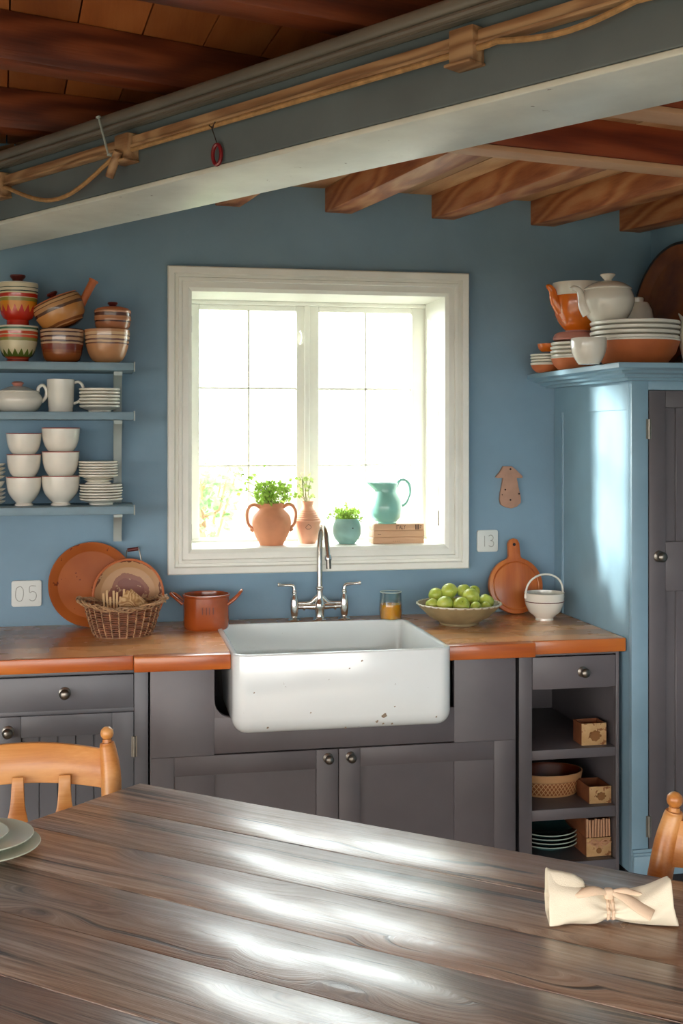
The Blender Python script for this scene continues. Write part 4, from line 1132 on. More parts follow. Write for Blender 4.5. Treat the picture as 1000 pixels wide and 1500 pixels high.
# fruit bowl
yfb = -.235
root = thing('fruit_bowl', 'wide shallow beige bowl holding green apples', 'bowl', (X(672, yfb), yfb, ZT))
r = S(62, 672, yfb); h = S(31, 672, yfb)
mfb = paint('fruit_bowl_clay', '#9a8a66', .5, .12, 20, .1)
bm = BM(); lathe(bm, [(0, .001), (r*.42, 0), (r*.45, .001), (r*.46, h*.12), (r*.7, h*.38), (r*.92, h*.8), (r, h*.98), (r*1.0, h*1.01), (r*.97, h), (r*.88, h*.83), (r*.6, h*.45), (0, h*.25)], 60); obj('body', bm, mfb, root)
bm = BM(); n = 120; tube(bm, [(r*(.985+.012*math.sin(30*a))*math.cos(a), r*(.985+.012*math.sin(30*a))*math.sin(a), h*.99) for a in [2*PI*k/n for k in range(n)]], .003, 6, closed=True); obj('rim', bm, M['bulb'], root)
am = NT('green_apple'); v = am.tc.outputs['Object']
am.l(am.mix(am.math('GREATER_THAN', am.noise(v, 160, 2), .68), am.ramp(am.noise(v, 18, 3), [(.3, '#a0b03c'), (.7, '#c6ce60')]), '#d0d28a'), am.b.inputs['Base Color']); am.set(Roughness=.35, Coat_Weight=.25); am.b.inputs['Subsurface Weight'].default_value = .1; am.b.inputs['Subsurface Scale'].default_value = .01
def apple_bm(r_):
    bm = BM(); pr = []
    for k in range(17):
        a = PI*k/16; rr = math.sin(a)*(1+.06*math.cos(a)); z = -math.cos(a)*.92
        if k > 13: z -= (k-13)**1.6*.045
        if k < 2: z += (2-k)*.03
        pr.append((max(0, rr*r_), z*r_+r_*.9))
    pr[0] = (0, pr[0][1]); pr[-1] = (0, pr[-1][1])
    lathe(bm, pr, 28); return bm
src = None
ap = [(638, 871, 11, .03, 'in the back row at the left'), (632, 885, 9.5, -.02, 'leftmost, low at the bowl edge'), (657.5, 865.5, 12.2, .02, 'largest, highest on the heap'), (679, 865, 10.5, .035, 'high at the back right of the highest'), (651, 884.5, 12.2, -.045, 'in the front row, second from the left'), (689, 874, 13.0, -.01, 'big and pale in the middle right'), (675.5, 886.5, 12.5, -.055, 'in the centre of the front row'), (712, 880.5, 11.5, .0, 'at the right end of the heap'), (696, 889, 8.5, -.06, 'small, right of the front centre one'), (711.5, 888.5, 7.5, -.045, 'smallest, low at the front right'), (694, 866, 9, .045, 'half hidden behind the big pale one'), (664, 885, 10, .01, 'mostly hidden in the middle of the heap')]
for px, py, rp_, dy, w_ in ap:
    y = yfb+dy; c = at(px, py, y); rr = S(rp_, px, y)
    if src is None:
        src = thing('green_apple', '', 'apple', (0, 0, 0), group='green apples in the fruit bowl')
        obj('flesh', apple_bm(.045), am.m, src)
        bm = BM(); tube(bm, [(0, 0, .07), (.001, 0, .08), (.004, 0, .088)], .0012, 6); obj('stem', bm, M['stem'], src); t = src
    else: t = dup(src, (0, 0, 0))
    s_ = rr/.045; rot = (random.uniform(-.9, .9), random.uniform(-.9, .9), random.random()*6)
    off = Vector((0, 0, .9*.045*s_)); from mathutils import Euler
    off.rotate(Euler(rot)); t.location = c-off; t.rotation_euler = rot; t.scale = (s_, s_, s_)
    t['label'] = 'green apple %s' % w_

# round cutting board
R3 = S(41, 756, -.05)
c_ = at(756, 890, -.06)
lean = math.radians(9)
t = thing('cutting_board', 'round reddish wooden cutting board with hanging hole leaning on the wall', 'cutting board', (X(755, -.06), -.062+R3*math.sin(lean), ZT+R3*math.cos(lean)), (-lean, 0, 0))
out = []
for k in range(57):
    a = PI/2+.28+(2*PI-.56)*k/56; out.append((R3*math.cos(a), R3*math.sin(a)))
hw_ = R3*math.sin(.28)*.82; zt_ = R3+S(28, 756, -.05)
out += [(hw_*1.0, R3*1.05), (hw_*.92, zt_-.018), (hw_*.6, zt_-.005), (0, zt_), (-hw_*.6, zt_-.005), (-hw_*.92, zt_-.018), (-hw_*1.0, R3*1.05)]
bm = BM(); prism(bm, out, .02, TR(0, .0, 0) @ RX(PI/2), bev=.003)
obj('board', bm, M['board'], t)
bm = BM(); tube(bm, [(R3*.84*math.cos(a), -.0195, R3*.84*math.sin(a)) for a in [2*PI*k/64 for k in range(64)]], .003, 8, closed=True)
g_ = obj('juice_groove', bm, M['edge'], t)
bm = BM(); tube(bm, [(0, -.0185, zt_-.022), (0, -.0208, zt_-.022)], .0055, 16); obj('hanging_hole', bm, M['hole'], t)
# white handled bowl
yh = -.20
root = thing('handled_bowl', 'cream footed bowl with hoop handle and brown line, right end of worktop', 'bowl', (X(797, yh), yh, ZT))
r = S(29.5, 797, yh); h = S(40, 797, yh)
bm = BM(); lathe(bm, [(0, .001), (r*.42, 0), (r*.45, 0), (r*.44, h*.07), (r*.5, h*.13), (r*.78, h*.3), (r*.93, h*.55), (r*.97, h*.72), (r*.98, h*.95), (r*1.0, h), (r*.95, h), (r*.9, h*.6), (0, h*.25)], 52); obj('body', bm, M['crock'], root)
rim(root, r*.965, h*.69, M['maroon'], .0016, 'brown_line')
bm = BM(); pts = []
for k in range(19):
    a = PI*k/18; pts.append((r*.97*math.cos(a), -.01*math.sin(a), h*.92+(S(67, 797, yh)-h*.92)*math.sin(a)**.8))
tube(bm, pts, .0035, 10, flat=1); 
for s_ in (-1, 1): tube(bm, [(s_*r*.97, 0, h*.95), (s_*r*.99, 0, h*.8)], .005, 10)
obj('hoop_handle', bm, M['crock'], root)
# ================================================================ WINDOW SILL ITEMS
yw = .085; yv = .125
def sz(px): return ZS
root = thing('terracotta_jar', 'terracotta two-handled jar planted with green herb on the window sill', 'plant pot', (X(397.5, yw), yw, ZS))
r = S(28.5, 398, yw); h = S(61, 398, yw)
bm = BM(); lathe(bm, [(0, 0), (r*.55, 0), (r*.62, h*.03), (r*.9, h*.3), (r, h*.52), (r*.93, h*.7), (r*.66, h*.84), (r*.58, h*.9), (r*.64, h*.97), (r*.66, h), (r*.58, h), (r*.5, h*.9), (0, h*.8)], 48, smooth=3); obj('body', bm, M['terra'], root)
for s_ in (-1, 1):
    bm = BM(); tube(bm, [(s_*r*.58, 0, h*.9), (s_*r*.85, 0, h*.97), (s_*r*1.12, 0, h*.93), (s_*r*1.27, 0, h*.75), (s_*r*1.2, 0, h*.52), (s_*r*1.03, 0, h*.42), (s_*r*.98, 0, h*.36)], [.006, .0055, .0052, .005, .005, .005, .006], 10, sm=5); tube(bm, [(s_*r*.96, 0, h*.40), (s_*r*1.06, 0, h*.34)], .007, 10)
    obj('handle', bm, M['terra'], root)
def herb(root, n, cx, cz, rx, rz, ls, seed, top, strays=(), mats=('leaf', 'leaf2'), base=(0, 0, 0), nst=14):
    rnd = random.Random(seed); bm = BM(); bs_ = BM()
    for i in range(n):
        a = rnd.random()*2*PI; q = rnd.random()**.5; zz = rnd.uniform(-1, 1)
        p = (cx+rx*q*math.cos(a)*(1-zz*zz*.3)**.5, rx*.7*q*math.sin(a), cz+rz*zz)
        leaf(bm, p, .6, ls*rnd.uniform(.6, 1.3), rnd, .7)
    for i in range(nst):
        a = rnd.random()*2*PI; q = rnd.random()
        tube(bs_, [base, (cx+rx*.3*q*math.cos(a), rx*.2*math.sin(a), (cz+base[2])/2), (cx+rx*.7*q*math.cos(a), rx*.5*q*math.sin(a), cz+rz*.7)], .0012, 5)
    for st in strays:
        tube(bs_, [base, ((base[0]+st[0])/2, st[1]/2, st[2]*.75+base[2]*.25), st], .001, 5)
        for k in range(st[3] if len(st) > 3 else 4): leaf(bm, (st[0]+rnd.uniform(-.012, .012), st[1]+rnd.uniform(-.01, .01), st[2]+rnd.uniform(-.012, .012)), .3, ls*1.1, rnd, .8)
    obj('stems', bs_, M['stem'], root); obj('foliage', bm, M[mats[0]], root)
def strv(l):
    return [tuple(Vector(q[:3]))+((q[3],) if len(q) > 3 else ()) for q in l]
def st_fix(l): return l
_tube = tube
def tube3(bm, pts, r, seg=10, **k): return _tube(bm, [tuple(p)[:3] for p in pts], r, seg, **k)
tube = tube3
herb(root, 520, .002, h+.034, .066, .036, .016, 3, 0, strays=[(-.06, 0, h+.095, 5), (-.085, .01, h+.075, 4), (-.04, -.01, h+.115, 4), (.065, .0, h+.09, 4), (.085, .0, h+.03, 6), (-.1, 0, h+.10, 4), (-.09, .02, h+.045, 3)], base=(0, 0, h*.9))
root = thing('clay_vase', 'pale terracotta bottle vase with ringed shoulder behind the tap spout', 'vase', (X(450, yv), yv, ZS))
r = S(20, 450, yw); h = S(62, 450, yw)
pr = [(0, 0), (r*.58, 0), (r*.66, h*.04), (r*.9, h*.25), (r, h*.5)]
for k in range(6):
    z = h*(.53+.047*k); rr = r*(1-.085*k); pr += [(rr, z), (rr+.0015, z+h*.012), (rr-.001, z+h*.03)]
pr += [(r*.42, h*.84), (r*.38, h*.9), (r*.44, h*.97), (r*.46, h), (r*.38, h), (r*.32, h*.9), (0, h*.8)]
bm = BM(); lathe(bm, pr, 44); obj('body', bm, M['terra2'], root)
bm = BM(); a0 = -PI/2-.15
hp_ = [(-.006, .36), (-.01, .40), (-.004, .45), (0, .47), (.006, .45), (.011, .40), (.005, .36), (-.006, .36)]
tube(bm, [(r*math.sin(dx/r)*1.0-.004, -math.sqrt(max(0, (r*(.92+.08*min(1, (z-.25)/.25)))**2-dx*dx))-.0004, z*h) for dx, z in hp_], .0008, 5); obj('incised_mark', bm, M['text'], root)
herb(root, 26, -.012, h+.055, .03, .03, .018, 5, 0, strays=[(-.03, 0, h+.02, 4), (-.02, 0, h+.085, 4), (.012, 0, h+.075, 4), (.018, 0, h+.02, 3)], mats=('leaf2',), base=(0, 0, h*.9), nst=5)
root = thing('round_planter', 'small round teal planter with leafy herb right of the tap', 'plant pot', (X(508, yw), yw, ZS))
r = S(20.5, 508, yw); h = S(36, 508, yw)
bm = BM(); lathe(bm, [(0, 0), (r*.5, 0), (r*.62, h*.04), (r*.93, h*.3), (r*1.0, h*.55), (r*.95, h*.8), (r*.78, h*1.0), (r*.74, h*1.0), (r*.85, h*.78), (0, h*.7)], 44, smooth=3); obj('body', bm, M['tealpot'], root)
bm = BM(); lathe(bm, [(0, 0), (.0025, 0), (.002, .002), (0, .002)], 12, TR(.011, -r*.955, h*.66) @ RX(PI/2)); obj('pot_hole', bm, M['hole'], root)
herb(root, 300, 0, h+.012, .045, .020, .012, 8, 0, strays=[(-.05, 0, h+.03, 4), (.052, -.01, h+.005, 5), (-.055, -.005, h+.012, 4), (.0, 0, h+.045, 4), (.03, 0, h+.035, 3)], base=(0, 0, h*.7), nst=10)
# wooden blocks
bx0, bx1 = X(546.5, .05), X(621, .05); bcx = (bx0+bx1)/2; bw_ = (bx1-bx0)/2
bh = S(9.6, 584, .05)
names = ['bottom of the three pale wood planks under the teal jug', 'middle of the three pale wood planks under the teal jug', 'stamped top plank of the three under the teal jug']
zz = ZS
for k in range(3):
    root = thing('wooden_plank', names[k], 'plank', (bcx, .092, zz), (0, 0, .0), 'pale planks on the window sill')
    bm = BM(); box(bm, -bw_+.001*k, bw_-.001*((k+1) % 2), -.045, .04, 0, bh-.0006, .0015); obj('plank', bm, M['crate'], root)
    def txt(s, x, z, size, sx=1):
        cu = bpy.data.curves.new('lettering', 'FONT'); cu.body = s; cu.size = size; cu.extrude = .0004; cu.align_x = 'CENTER'
        to = bpy.data.objects.new('lettering_tmp', cu); C.objects.link(to)
        bpy.context.view_layer.update()
        me = bpy.data.meshes.new_from_object(to); bpy.data.objects.remove(to)
        me.materials.clear(); me.materials.append(M['text'])
        o = bpy.data.objects.new('lettering', me); C.objects.link(o); o.parent = root
        o.location = (x, -.0454, z); o.rotation_euler = (PI/2, 0, 0); o.scale = (sx, 1, 1)
    if k == 2:
        txt('ITALY', .006, bh*.18, bh*.95, .62)
        bm = BM()
        for q in (.058, .063, .068): box(bm, q, q+.0032, -.0458, -.045, bh*.12, bh*.88)
        obj('stamp', bm, M['text'], root); txt('7', .077, bh*.3, bh*.7, .8)
    if k == 0: txt('- - - -', -.01, bh*.25, bh*.5)
    if k == 1: txt('~', -.07, bh*.2, bh*.9)
    zz += bh
# jug
root = thing('jug', 'teal enamel jug with curled handle standing on the pale planks', 'jug', (X(565, .085), .085, zz))
r = S(24.5, 565, .085); h = S(59, 565, .085)
def jf(a, i, x, y, z):
    if z > h*.8:
        t_ = (z-h*.8)/(h*.2); s_ = max(0, -math.cos(a))**4
        x -= s_*t_*r*.5; z += s_*t_*h*.03+(.0 if a else 0)-max(0, math.cos(a))*t_*h*.0
    return x, y, z
bm = BM(); lathe(bm, [(0, .0), (r*.62, 0), (r*.66, h*.02), (r*.64, h*.05), (r*.86, h*.15), (r, h*.36), (r*.93, h*.56), (r*.68, h*.74), (r*.62, h*.8), (r*.68, h*.9), (r*.74, h*1.0), (r*.7, h*1.0), (r*.6, h*.85), (r*.6, h*.75), (0, h*.5)], 56, fn=jf); obj('body', bm, M['teal'], root)
bm = BM(); tube(bm, [(r*.68, 0, h*.9), (r*.78, 0, h*1.03), (r*1.1, 0, h*1.08), (r*1.42, 0, h*.98), (r*1.5, 0, h*.78), (r*1.35, 0, h*.58), (r*1.2, 0, h*.48), (r*.95, 0, h*.42)], [.005, .005, .005, .005, .005, .004, .004, .005], 10, sm=5); obj('handle', bm, M['teal'], root)

# ================================================================ ON THE TALL CUPBOARD
ZC = ZCT
ya_ = -.17
def plates(name, x, y, r, z, n, p, labf, grp, m, prof=None):
    src = None
    for k in range(n):
        if src is None:
            bm = BM(); lathe(bm, bandplate(r, p), 60); src = o = obj(name, bm, m)
        else: o = src.copy(); C.objects.link(o)
        o.location = (x+random.uniform(-.002, .002), y+random.uniform(-.0015, .0015), z)
        tag(o, labf(k), 'plate', grp); z += p
    return z
def clay_dish(name, lab, x, y, r, h, z, m, rimm):
    root = thing(name, lab, 'dish', (x, y, z))
    bm = BM(); lathe(bm, [(0, 0), (r*.55, 0), (r*.7, h*.1), (r*.9, h*.5), (r, h*.97), (r*.97, h*.97), (r*.85, h*.5), (0, h*.25)], 56); obj('body', bm, m, root)
    bm = BM(); lathe(bm, [(r*.96, h*.95), (r*1.003, h*.94), (r*1.008, h), (r*.96, h), (r*.96, h*.95)], 56); obj('rim', bm, rimm, root)
    return z+h
# stack 1
x1_, y1_, r1_ = 1.475, -.14, .055
z = clay_dish('clay_dish', 'smallest clay dish under white saucers, far left on top of the tall cupboard', x1_, y1_, r1_, .026, ZC, M['terrabase'], M['crock'])
W_ = ['lowest', 'second', 'third', 'topmost']
z = plates('saucer', x1_, y1_, r1_+.001, z-.002, 4, .0095, lambda k: 'white saucer in the far left stack on the tall cupboard, %s of four' % W_[k], 'saucers far left on the cupboard', M['crock_line'])
z += .012
bm = BM(); r = .038; lathe(bm, [(0, 0), (r*.6, 0), (r*.9, .01), (r, .027), (r*.95, .027), (r*.8, .01), (0, .006)], 40)
tag(obj('orange_bowl', bm, M['orange'], loc=(x1_+.005, y1_, z-.004)), 'little orange bowl on the far left saucer stack atop the cupboard', 'bowl')
# stack 2
y2_ = -.27; x2_ = X(841, y2_); r2_ = S(34, 841, y2_)
z = clay_dish('clay_dish', 'clay dish under the stack that carries the orange teapot', x2_, y2_, r2_, .042, ZC, M['terrabase'], M['crock'])
z = plates('side_plate', x2_, y2_, r2_+.001, z-.003, 4, .0135, lambda k: 'white side plate under the orange teapot, %s of four' % W_[k], 'side plates under the orange teapot', M['crock_line'])
z += .010
bm = BM(); r = r2_*.92; lathe(bm, [(0, 0), (r*.95, 0), (r, .006), (r*.97, .014), (r*.93, .018), (r*.9, .022), (r*.75, .027), (0, .028)], 48)
tag(obj('pink_dish', bm, M['pinkclay'], loc=(x2_, y2_, z-.004)), 'dusty pink upturned dish directly under the orange teapot', 'dish'); z += .024
zt2 = z
# orange teapot (white topped)
xo = X(846, y2_); r = S(36, 846, y2_); h = Z(846, 415, y2_)-zt2
root = thing('orange_teapot', 'bright orange open jug with white band and spout, on the pink dish', 'jug', (xo, y2_, zt2))
bm = BM(); lathe(bm, [(0, 0), (r*.42, 0), (r*.5, h*.03), (r*.72, h*.15), (r*.93, h*.36), (r*1.0, h*.6), (r*1.0, h*.74)], 52, smooth=2); lathe(bm, [(0, h*.1), (r*.9, h*.5), (r*.97, h*.74), (r*1.0, h*.74)], 52); obj('body', bm, M['orange'], root)
bm = BM(); lathe(bm, [(r*.99, h*.73), (r*1.005, h*.74), (r*1.03, h*.98), (r*1.02, h), (r*.97, h), (r*.95, h*.75), (r*.99, h*.73)], 52); obj('white_band', bm, M['crock'], root)
bm = BM(); tube(bm, [(-r*.75, -.01, h*.42), (-r*1.05, -.012, h*.62), (-r*1.15, -.012, h*.82), (-r*1.3, -.012, h*.9), (-r*1.38, -.012, h*.9)], [.022, .016, .012, .0095, .007], 16, sm=4); obj('spout', bm, M['orange'], root)
bm = BM(); lathe(bm, [(r*.4, -.001), (r*.5, 0), (r*.5, .005), (r*.4, .005), (r*.4, -.001)], 40); obj('foot_ring', bm, M['pinkclay'], root)
# front cup
y3 = -.625
xc_ = X(862, y3); r = S(26, 862, y3); h = Z(862, 497, y3)-ZC
bm = BM(); lathe(bm, [(0, 0), (r*.5, 0), (r*.62, h*.04), (r*.88, h*.35), (r*1.0, h*.7), (r*1.0, h), (r*.95, h), (r*.93, h*.6), (0, h*.15)], 48, smooth=2)
tag(obj('cup', bm, M['crock'], loc=(xc_, y3, ZC)), 'plain cream cup in front of the orange jug on the cupboard', 'cup')
# big stack
y4 = -.50; x4 = X(929.5, y4); r = S(64.5, 929, y4)
zb_ = clay_dish('clay_dish', 'wide orange clay dish under the dinner plates on the tall cupboard', x4, y4, r, Z(929, 499, y4)-ZC, ZC, M['terrabase'], M['crock'])
pt = (Z(929, 470, y4)-zb_)/4
z = plates('dinner_plate', x4, y4, r*1.005, zb_-.004, 4, pt, lambda k: 'thick white dinner plate under the white teapot, %s of four' % W_[k], 'dinner plates on the cupboard', M['crock'])
# white teapot
y5 = -.48; x5 = X(889, y5); x5 = X(890, y5); r = S(38, 889, y5); z5 = zb_-.004+pt*3.62
h = Z(889, 424, y5)-z5
root = thing('white_teapot', 'glossy cream teapot with lid and spout pointing left, on the dinner plates', 'teapot', (x5, y5, z5))
bm = BM(); lathe(bm, [(0, 0), (r*.45, 0), (r*.55, h*.02), (r*.84, h*.28), (r*1.0, h*.62), (r*.97, h*.82), (r*.88, h*.97), (r*.86, h)], 56, smooth=3); obj('body', bm, M['crock'], root)
bm = BM(); lathe(bm, [(r*.86, h-.002), (r*.9, h), (r*.9, h+.003), (r*.75, h+.012), (r*.45, h+.023), (0, h+.027)], 52, smooth=2); l_ = obj('lid', bm, M['crock'], root)
bm = BM(); lathe(bm, [(0, h+.024), (.011, h+.025), (.0125, h+.031), (.024, h+.045), (.022, h+.048), (0, h+.048)], 32); obj('lid_knob', bm, M['crock'], l_)
bm = BM(); tube(bm, [(-r*.82, 0, h*.3), (-r*1.0, 0, h*.5), (-r*1.08, 0, h*.75), (-r*1.18, 0, h*.95), (-r*1.4, 0, h*1.02), (-r*1.5, 0, h*.98)], [.02, .016, .012, .0095, .0075, .006], 16, sm=4); obj('spout', bm, M['crock'], root)
bm = BM(); tube(bm, [(r*.93, .03, h*.85), (r*1.15, .06, h*.9), (r*1.2, .07, h*.5), (r*.9, .03, h*.3)], .007, 10, sm=4); obj('handle', bm, M['crock'], root)
# bowls behind the teapot
y6 = -.22; x6 = X(938, y6)
z = ZC
bm = BM(); rr = S(24, 938, y6)
lathe(bm, [(0, 0), (rr*.7, 0), (rr*.9, .03), (rr, .075), (rr*.95, .075), (0, .02)], 44)
tag(obj('deep_bowl', bm, M['crock'], loc=(x6, y6, z)), 'deep cream bowl hidden behind the dinner plates, carrying the small stack', 'bowl'); z += .076
for k, dz in enumerate((0, .012)):
    bm = BM(); lathe(bm, plateprof(rr*(1-.02*k), .016, .003), 44); tag(obj('saucer', bm, M['crock_line'], loc=(x6, y6, z+dz)), 'white saucer behind the cream teapot, %s of the pair' % ('lower', 'upper')[k], 'saucer', 'saucers behind the white teapot')
z += .0285
bm = BM(); hh = Z(938, 443, y6)-z; rr *= .92
if hh < .02: hh = .03
lathe(bm, [(0, hh), (rr*.45, hh), (rr*.5, hh*.98), (rr*.75, hh*.8), (rr*.97, hh*.3), (rr, 0), (rr*.95, 0), (0, hh*.8)], 44)
tag(obj('upturned_bowl', bm, M['crock'], loc=(x6, y6, z)), 'cream bowl upturned on the saucers behind the cream teapot', 'bowl'); z += hh
bm = BM(); lathe(bm, [(0, 0), (rr*.4, 0), (rr*.42, .012), (rr*.36, .016), (0, .016)], 30)
tag(obj('small_lid', bm, M['crock'], loc=(x6-.012, y6, z)), 'tiny cream lid on the upturned bowl behind the teapot', 'dish')  # small lid resting on the upturned bowl
# right edge
y7 = -.50; x7 = X(1012, y7)
rr = .05; h = Z(1000, 462, y7)-ZC
root = thing('ruffled_pot', 'cream pot with ruffled rim at the right edge on the cupboard', 'pot', (1.797, -.56, ZC))
bm = BM(); lathe(bm, [(0, 0), (rr*.6, 0), (rr*.7, h*.05), (rr*.95, h*.4), (rr*.93, h*.7), (rr*.85, h*.86), (rr*1.0, h*.97), (rr*.96, h*.97), (rr*.78, h*.85), (0, h*.3)], 60, fn=lambda a, i, x, y, z: (x*(1+(.06*math.sin(9*a) if z > h*.9 else 0)), y*(1+(.06*math.sin(9*a) if z > h*.9 else 0)), z+(.006*math.sin(9*a) if z > h*.9 else 0))); obj('body', bm, M['crock'], root)
# big dark tray leaning on right wall
Rt = .215
mdk = NT('dark_tray'); v = mdk.tc.outputs['Object']
mdk.l(mdk.ramp(mdk.noise(v, 4, 4), [(.35, '#5a2810'), (.65, '#9a5220')]), mdk.b.inputs['Base Color']); mdk.set(Roughness=.25, Coat_Weight=.5)
ln = math.radians(7)
cxt = Vector((XR-.016-Rt*math.sin(ln), -.275, ZC+Rt*math.cos(ln)+.001))
t = thing('dark_tray', 'very large dark brown round tray standing against the right wall on the cupboard', 'tray', cxt, (0, -(PI/2-ln), math.radians(9)))
bm = BM(); lathe(bm, tp(Rt, .02), 80); obj('plate', bm, mdk.m, t)
bm = BM(); tube(bm, [(Rt*math.cos(a), Rt*math.sin(a), .017) for a in [2*PI*k/90 for k in range(90)]], .006, 8, closed=True); obj('rim', bm, M['dark'], t)

# ================================================================ IN THE OPEN SHELVES
mbx = NT('printed_crate'); v = mbx.tc.outputs['Object']; o_ = mbx.sep()
mbx.l(mbx.mix(mbx.math('GREATER_THAN', mbx.noise(v, 55, 3, .6), .58), mbx.ramp(mbx.noise(v, 15, 3), [(.3, '#b08858'), (.7, '#cfae7e')]), '#8a5a34'), mbx.b.inputs['Base Color']); mbx.set(Roughness=.7)
msd = paint('crate_side', '#7a4424', .7, .15, 20, .1)
def crate(px0, px1, y, z, ph, dep_, lab, medallion=True, sticks=0, name='small_crate', mfront=None):
    x0, x1 = X(px0, y), X(px1, y); w = x1-x0; x1 = min(x1, u1-.012); x0 = x1-w; h = S(ph, (px0+px1)/2, y); th = .004
    root = thing(name, lab, 'crate', ((x0+x1)/2, y, z), (0, 0, 0))
    bm = BM(); box(bm, -w/2, w/2, 0, th, 0, h, .001); obj('front_panel', bm, mfront or mbx.m, root)
    bm = BM(); box(bm, -w/2, -w/2+th, th, dep_, 0, h-.001, .001); box(bm, w/2-th, w/2, th, dep_, 0, h-.001, .001); box(bm, -w/2+th, w/2-th, dep_-th, dep_, 0, h-.001, .001); box(bm, -w/2+th, w/2-th, th, dep_-th, 0, th)
    obj('crate_body', bm, msd, root)
    if medallion:
        bm = BM(); q = min(w, h)*.24
        lathe(bm, [(0, 0), (q, 0), (q*.97, .0012), (0, .0016)], 30, TR(w*.04, 0, h*.42) @ RX(PI/2), fn=lambda a, i, x, y, z: (x*(1+.07*math.sin(8*a)), y*(1+.07*math.sin(8*a)), z))
        for k in range(5):
            a = PI*k/4; lathe(bm, [(0, 0), (q*.26, 0), (q*.2, .0016), (0, .002)], 14, TR(w*.04+q*1.05*math.cos(a), 0, h*.42+q*.85*math.sin(a)) @ RX(PI/2))
        obj('medallion', bm, paint('medallion_brown', '#8a5c2c', .6, .1) if 'med' not in M else M['med'], root)
    return root, w, h
M['med'] = paint('medallion_brown', '#8a5c2c', .6, .1)
ycr = -.535
crate(852, 888, ycr, s1t+.0005, 32, .07, 'small printed wooden crate alone on the upper open shelf')
crate(869, 901, ycr, s2t+.0005, 25, .1, 'small printed wooden crate beside the baking dish on the middle open shelf')
rt, wt, ht_ = crate(879, 915, ycr, s3t+.0005, 27, .2, 'patterned wooden crate tied with a bow on the lowest open shelf', medallion=False)
bm = BM()
for s_ in (-1, 1):
    tube(bm, [(0, -.003, ht_*.75), (s_*.018, -.006, ht_*.95), (s_*.03, -.006, ht_*.8), (s_*.018, -.005, ht_*.62), (0, -.003, ht_*.72)], .0028, 8, sm=3)
    tube(bm, [(0, -.003, ht_*.74), (s_*.01, -.004, ht_*.45)], .0025, 8)
tube(bm, [(-wt/2, -.001, ht_*.74), (wt/2, -.001, ht_*.74)], .0025, 8); obj('bow', bm, M['crate'], rt)
bm = BM(); lathe(bm, [(0, 0), (.009, 0), (.008, .0014), (0, .0016)], 24, TR(0, 0, ht_*.3) @ RX(PI/2)); obj('medallion', bm, M['med'], rt)
bm = BM()
root = thing('slatted_crate', 'brown crate with upright pale sticks on its front, stacked on the bow crate', 'crate', (rt.location.x, ycr+.004, s3t+ht_+.001))
h = S(27, 897, ycr); w = wt
box(bm, -w/2, -w/2+.004, .006, .19, 0, h+.006, .001); box(bm, w/2-.004, w/2, .006, .19, 0, h-.001, .001); box(bm, -w/2+.004, w/2-.004, .186, .19, 0, h+.006, .001); box(bm, -w/2+.004, w/2-.004, .006, .186, 0, .004); box(bm, -w/2+.004, w/2-.004, .006, .009, .004, h-.004)
obj('crate_body', bm, msd, root)
for k in range(9):
    bm = BM(); xx = -w/2+.004+k*(w-.008)/8; box(bm, xx-.003, xx+.003, 0, .005, 0, h-.002*(k % 3), .001)
    s_ = obj('slat', bm, M['crate'], root); s_.rotation_euler = (0, random.uniform(-.03, .03), 0)
# baking dish
yb_ = -.39
xb = X(803, yb_); a_ = S(51, 803, yb_)
h = S(33, 803, yb_)
root = thing('baking_dish', 'oval brown dish with lattice-patterned cream side on the middle open shelf', 'dish', (max(xb, u0+.02+a_*1.02), yb_, s2t+.0005))
lat = NT('lattice_glaze'); o_ = lat.sep()
ang_ = lat.math('ARCTAN2', o_[1], o_[0]); u_n = lat.math('MULTIPLY', ang_, 11.0); w_n = lat.math('MULTIPLY', o_[2], 110)
g1 = lat.math('ABSOLUTE', lat.math('SINE', lat.math('MULTIPLY', lat.math('ADD', u_n, w_n), 1.6))); g2 = lat.math('ABSOLUTE', lat.math('SINE', lat.math('MULTIPLY', lat.math('SUBTRACT', u_n, w_n), 1.6)))
gg = lat.math('MAXIMUM', lat.math('LESS_THAN', g1, .35), lat.math('LESS_THAN', g2, .35))
zone = lat.math('MULTIPLY', lat.math('LESS_THAN', o_[2], h*.62), lat.math('GREATER_THAN', o_[2], h*.1))
lat.l(lat.mix(zone, '#c89868', lat.mix(gg, '#94552c', '#d2a878')), lat.b.inputs['Base Color']); lat.set(Roughness=.4)
bm = BM(); lathe(bm, [(0, 0), (a_*.8, 0), (a_*.84, h*.06), (a_*.9, h*.62), (a_*.96, h*.68), (a_, h), (a_*.96, h)], 64, sy=.72); obj('body', bm, lat.m, root)
bm = BM(); lathe(bm, [(a_*.97, h-.0002), (a_*.93, h*.9), (a_*.84, h*.4), (a_*.7, h*.16), (0, h*.12)], 64, sy=.72); obj('inner_glaze', bm, paint('brown_glaze', '#6a2a12', .25, .1, coat=.5), root)
# teal plates
yp = -.40; r = S(45, 800, yp); xp = max(X(800, yp), u0+.02+r*1.01); z = s3t+.0005
root0 = None
for k in range(4):
    if root0 is None:
        root0 = thing('teal_plate', '', 'plate', (xp, yp, z)); bm = BM(); lathe(bm, plateprof(r, .02, .004, .6), 60); obj('body', bm, M['tealplate'], root0); rim(root0, r, .0195, M['tealrim'], .0018, 'rim'); t = root0
    else: t = dup(root0, (xp+random.uniform(-.002, .002), yp, z))
    t['label'] = 'dark teal plate with pale rim on the lowest open shelf, %s of four' % W_[k]; t['group'] = 'teal plates on the lowest open shelf'; z += .0125

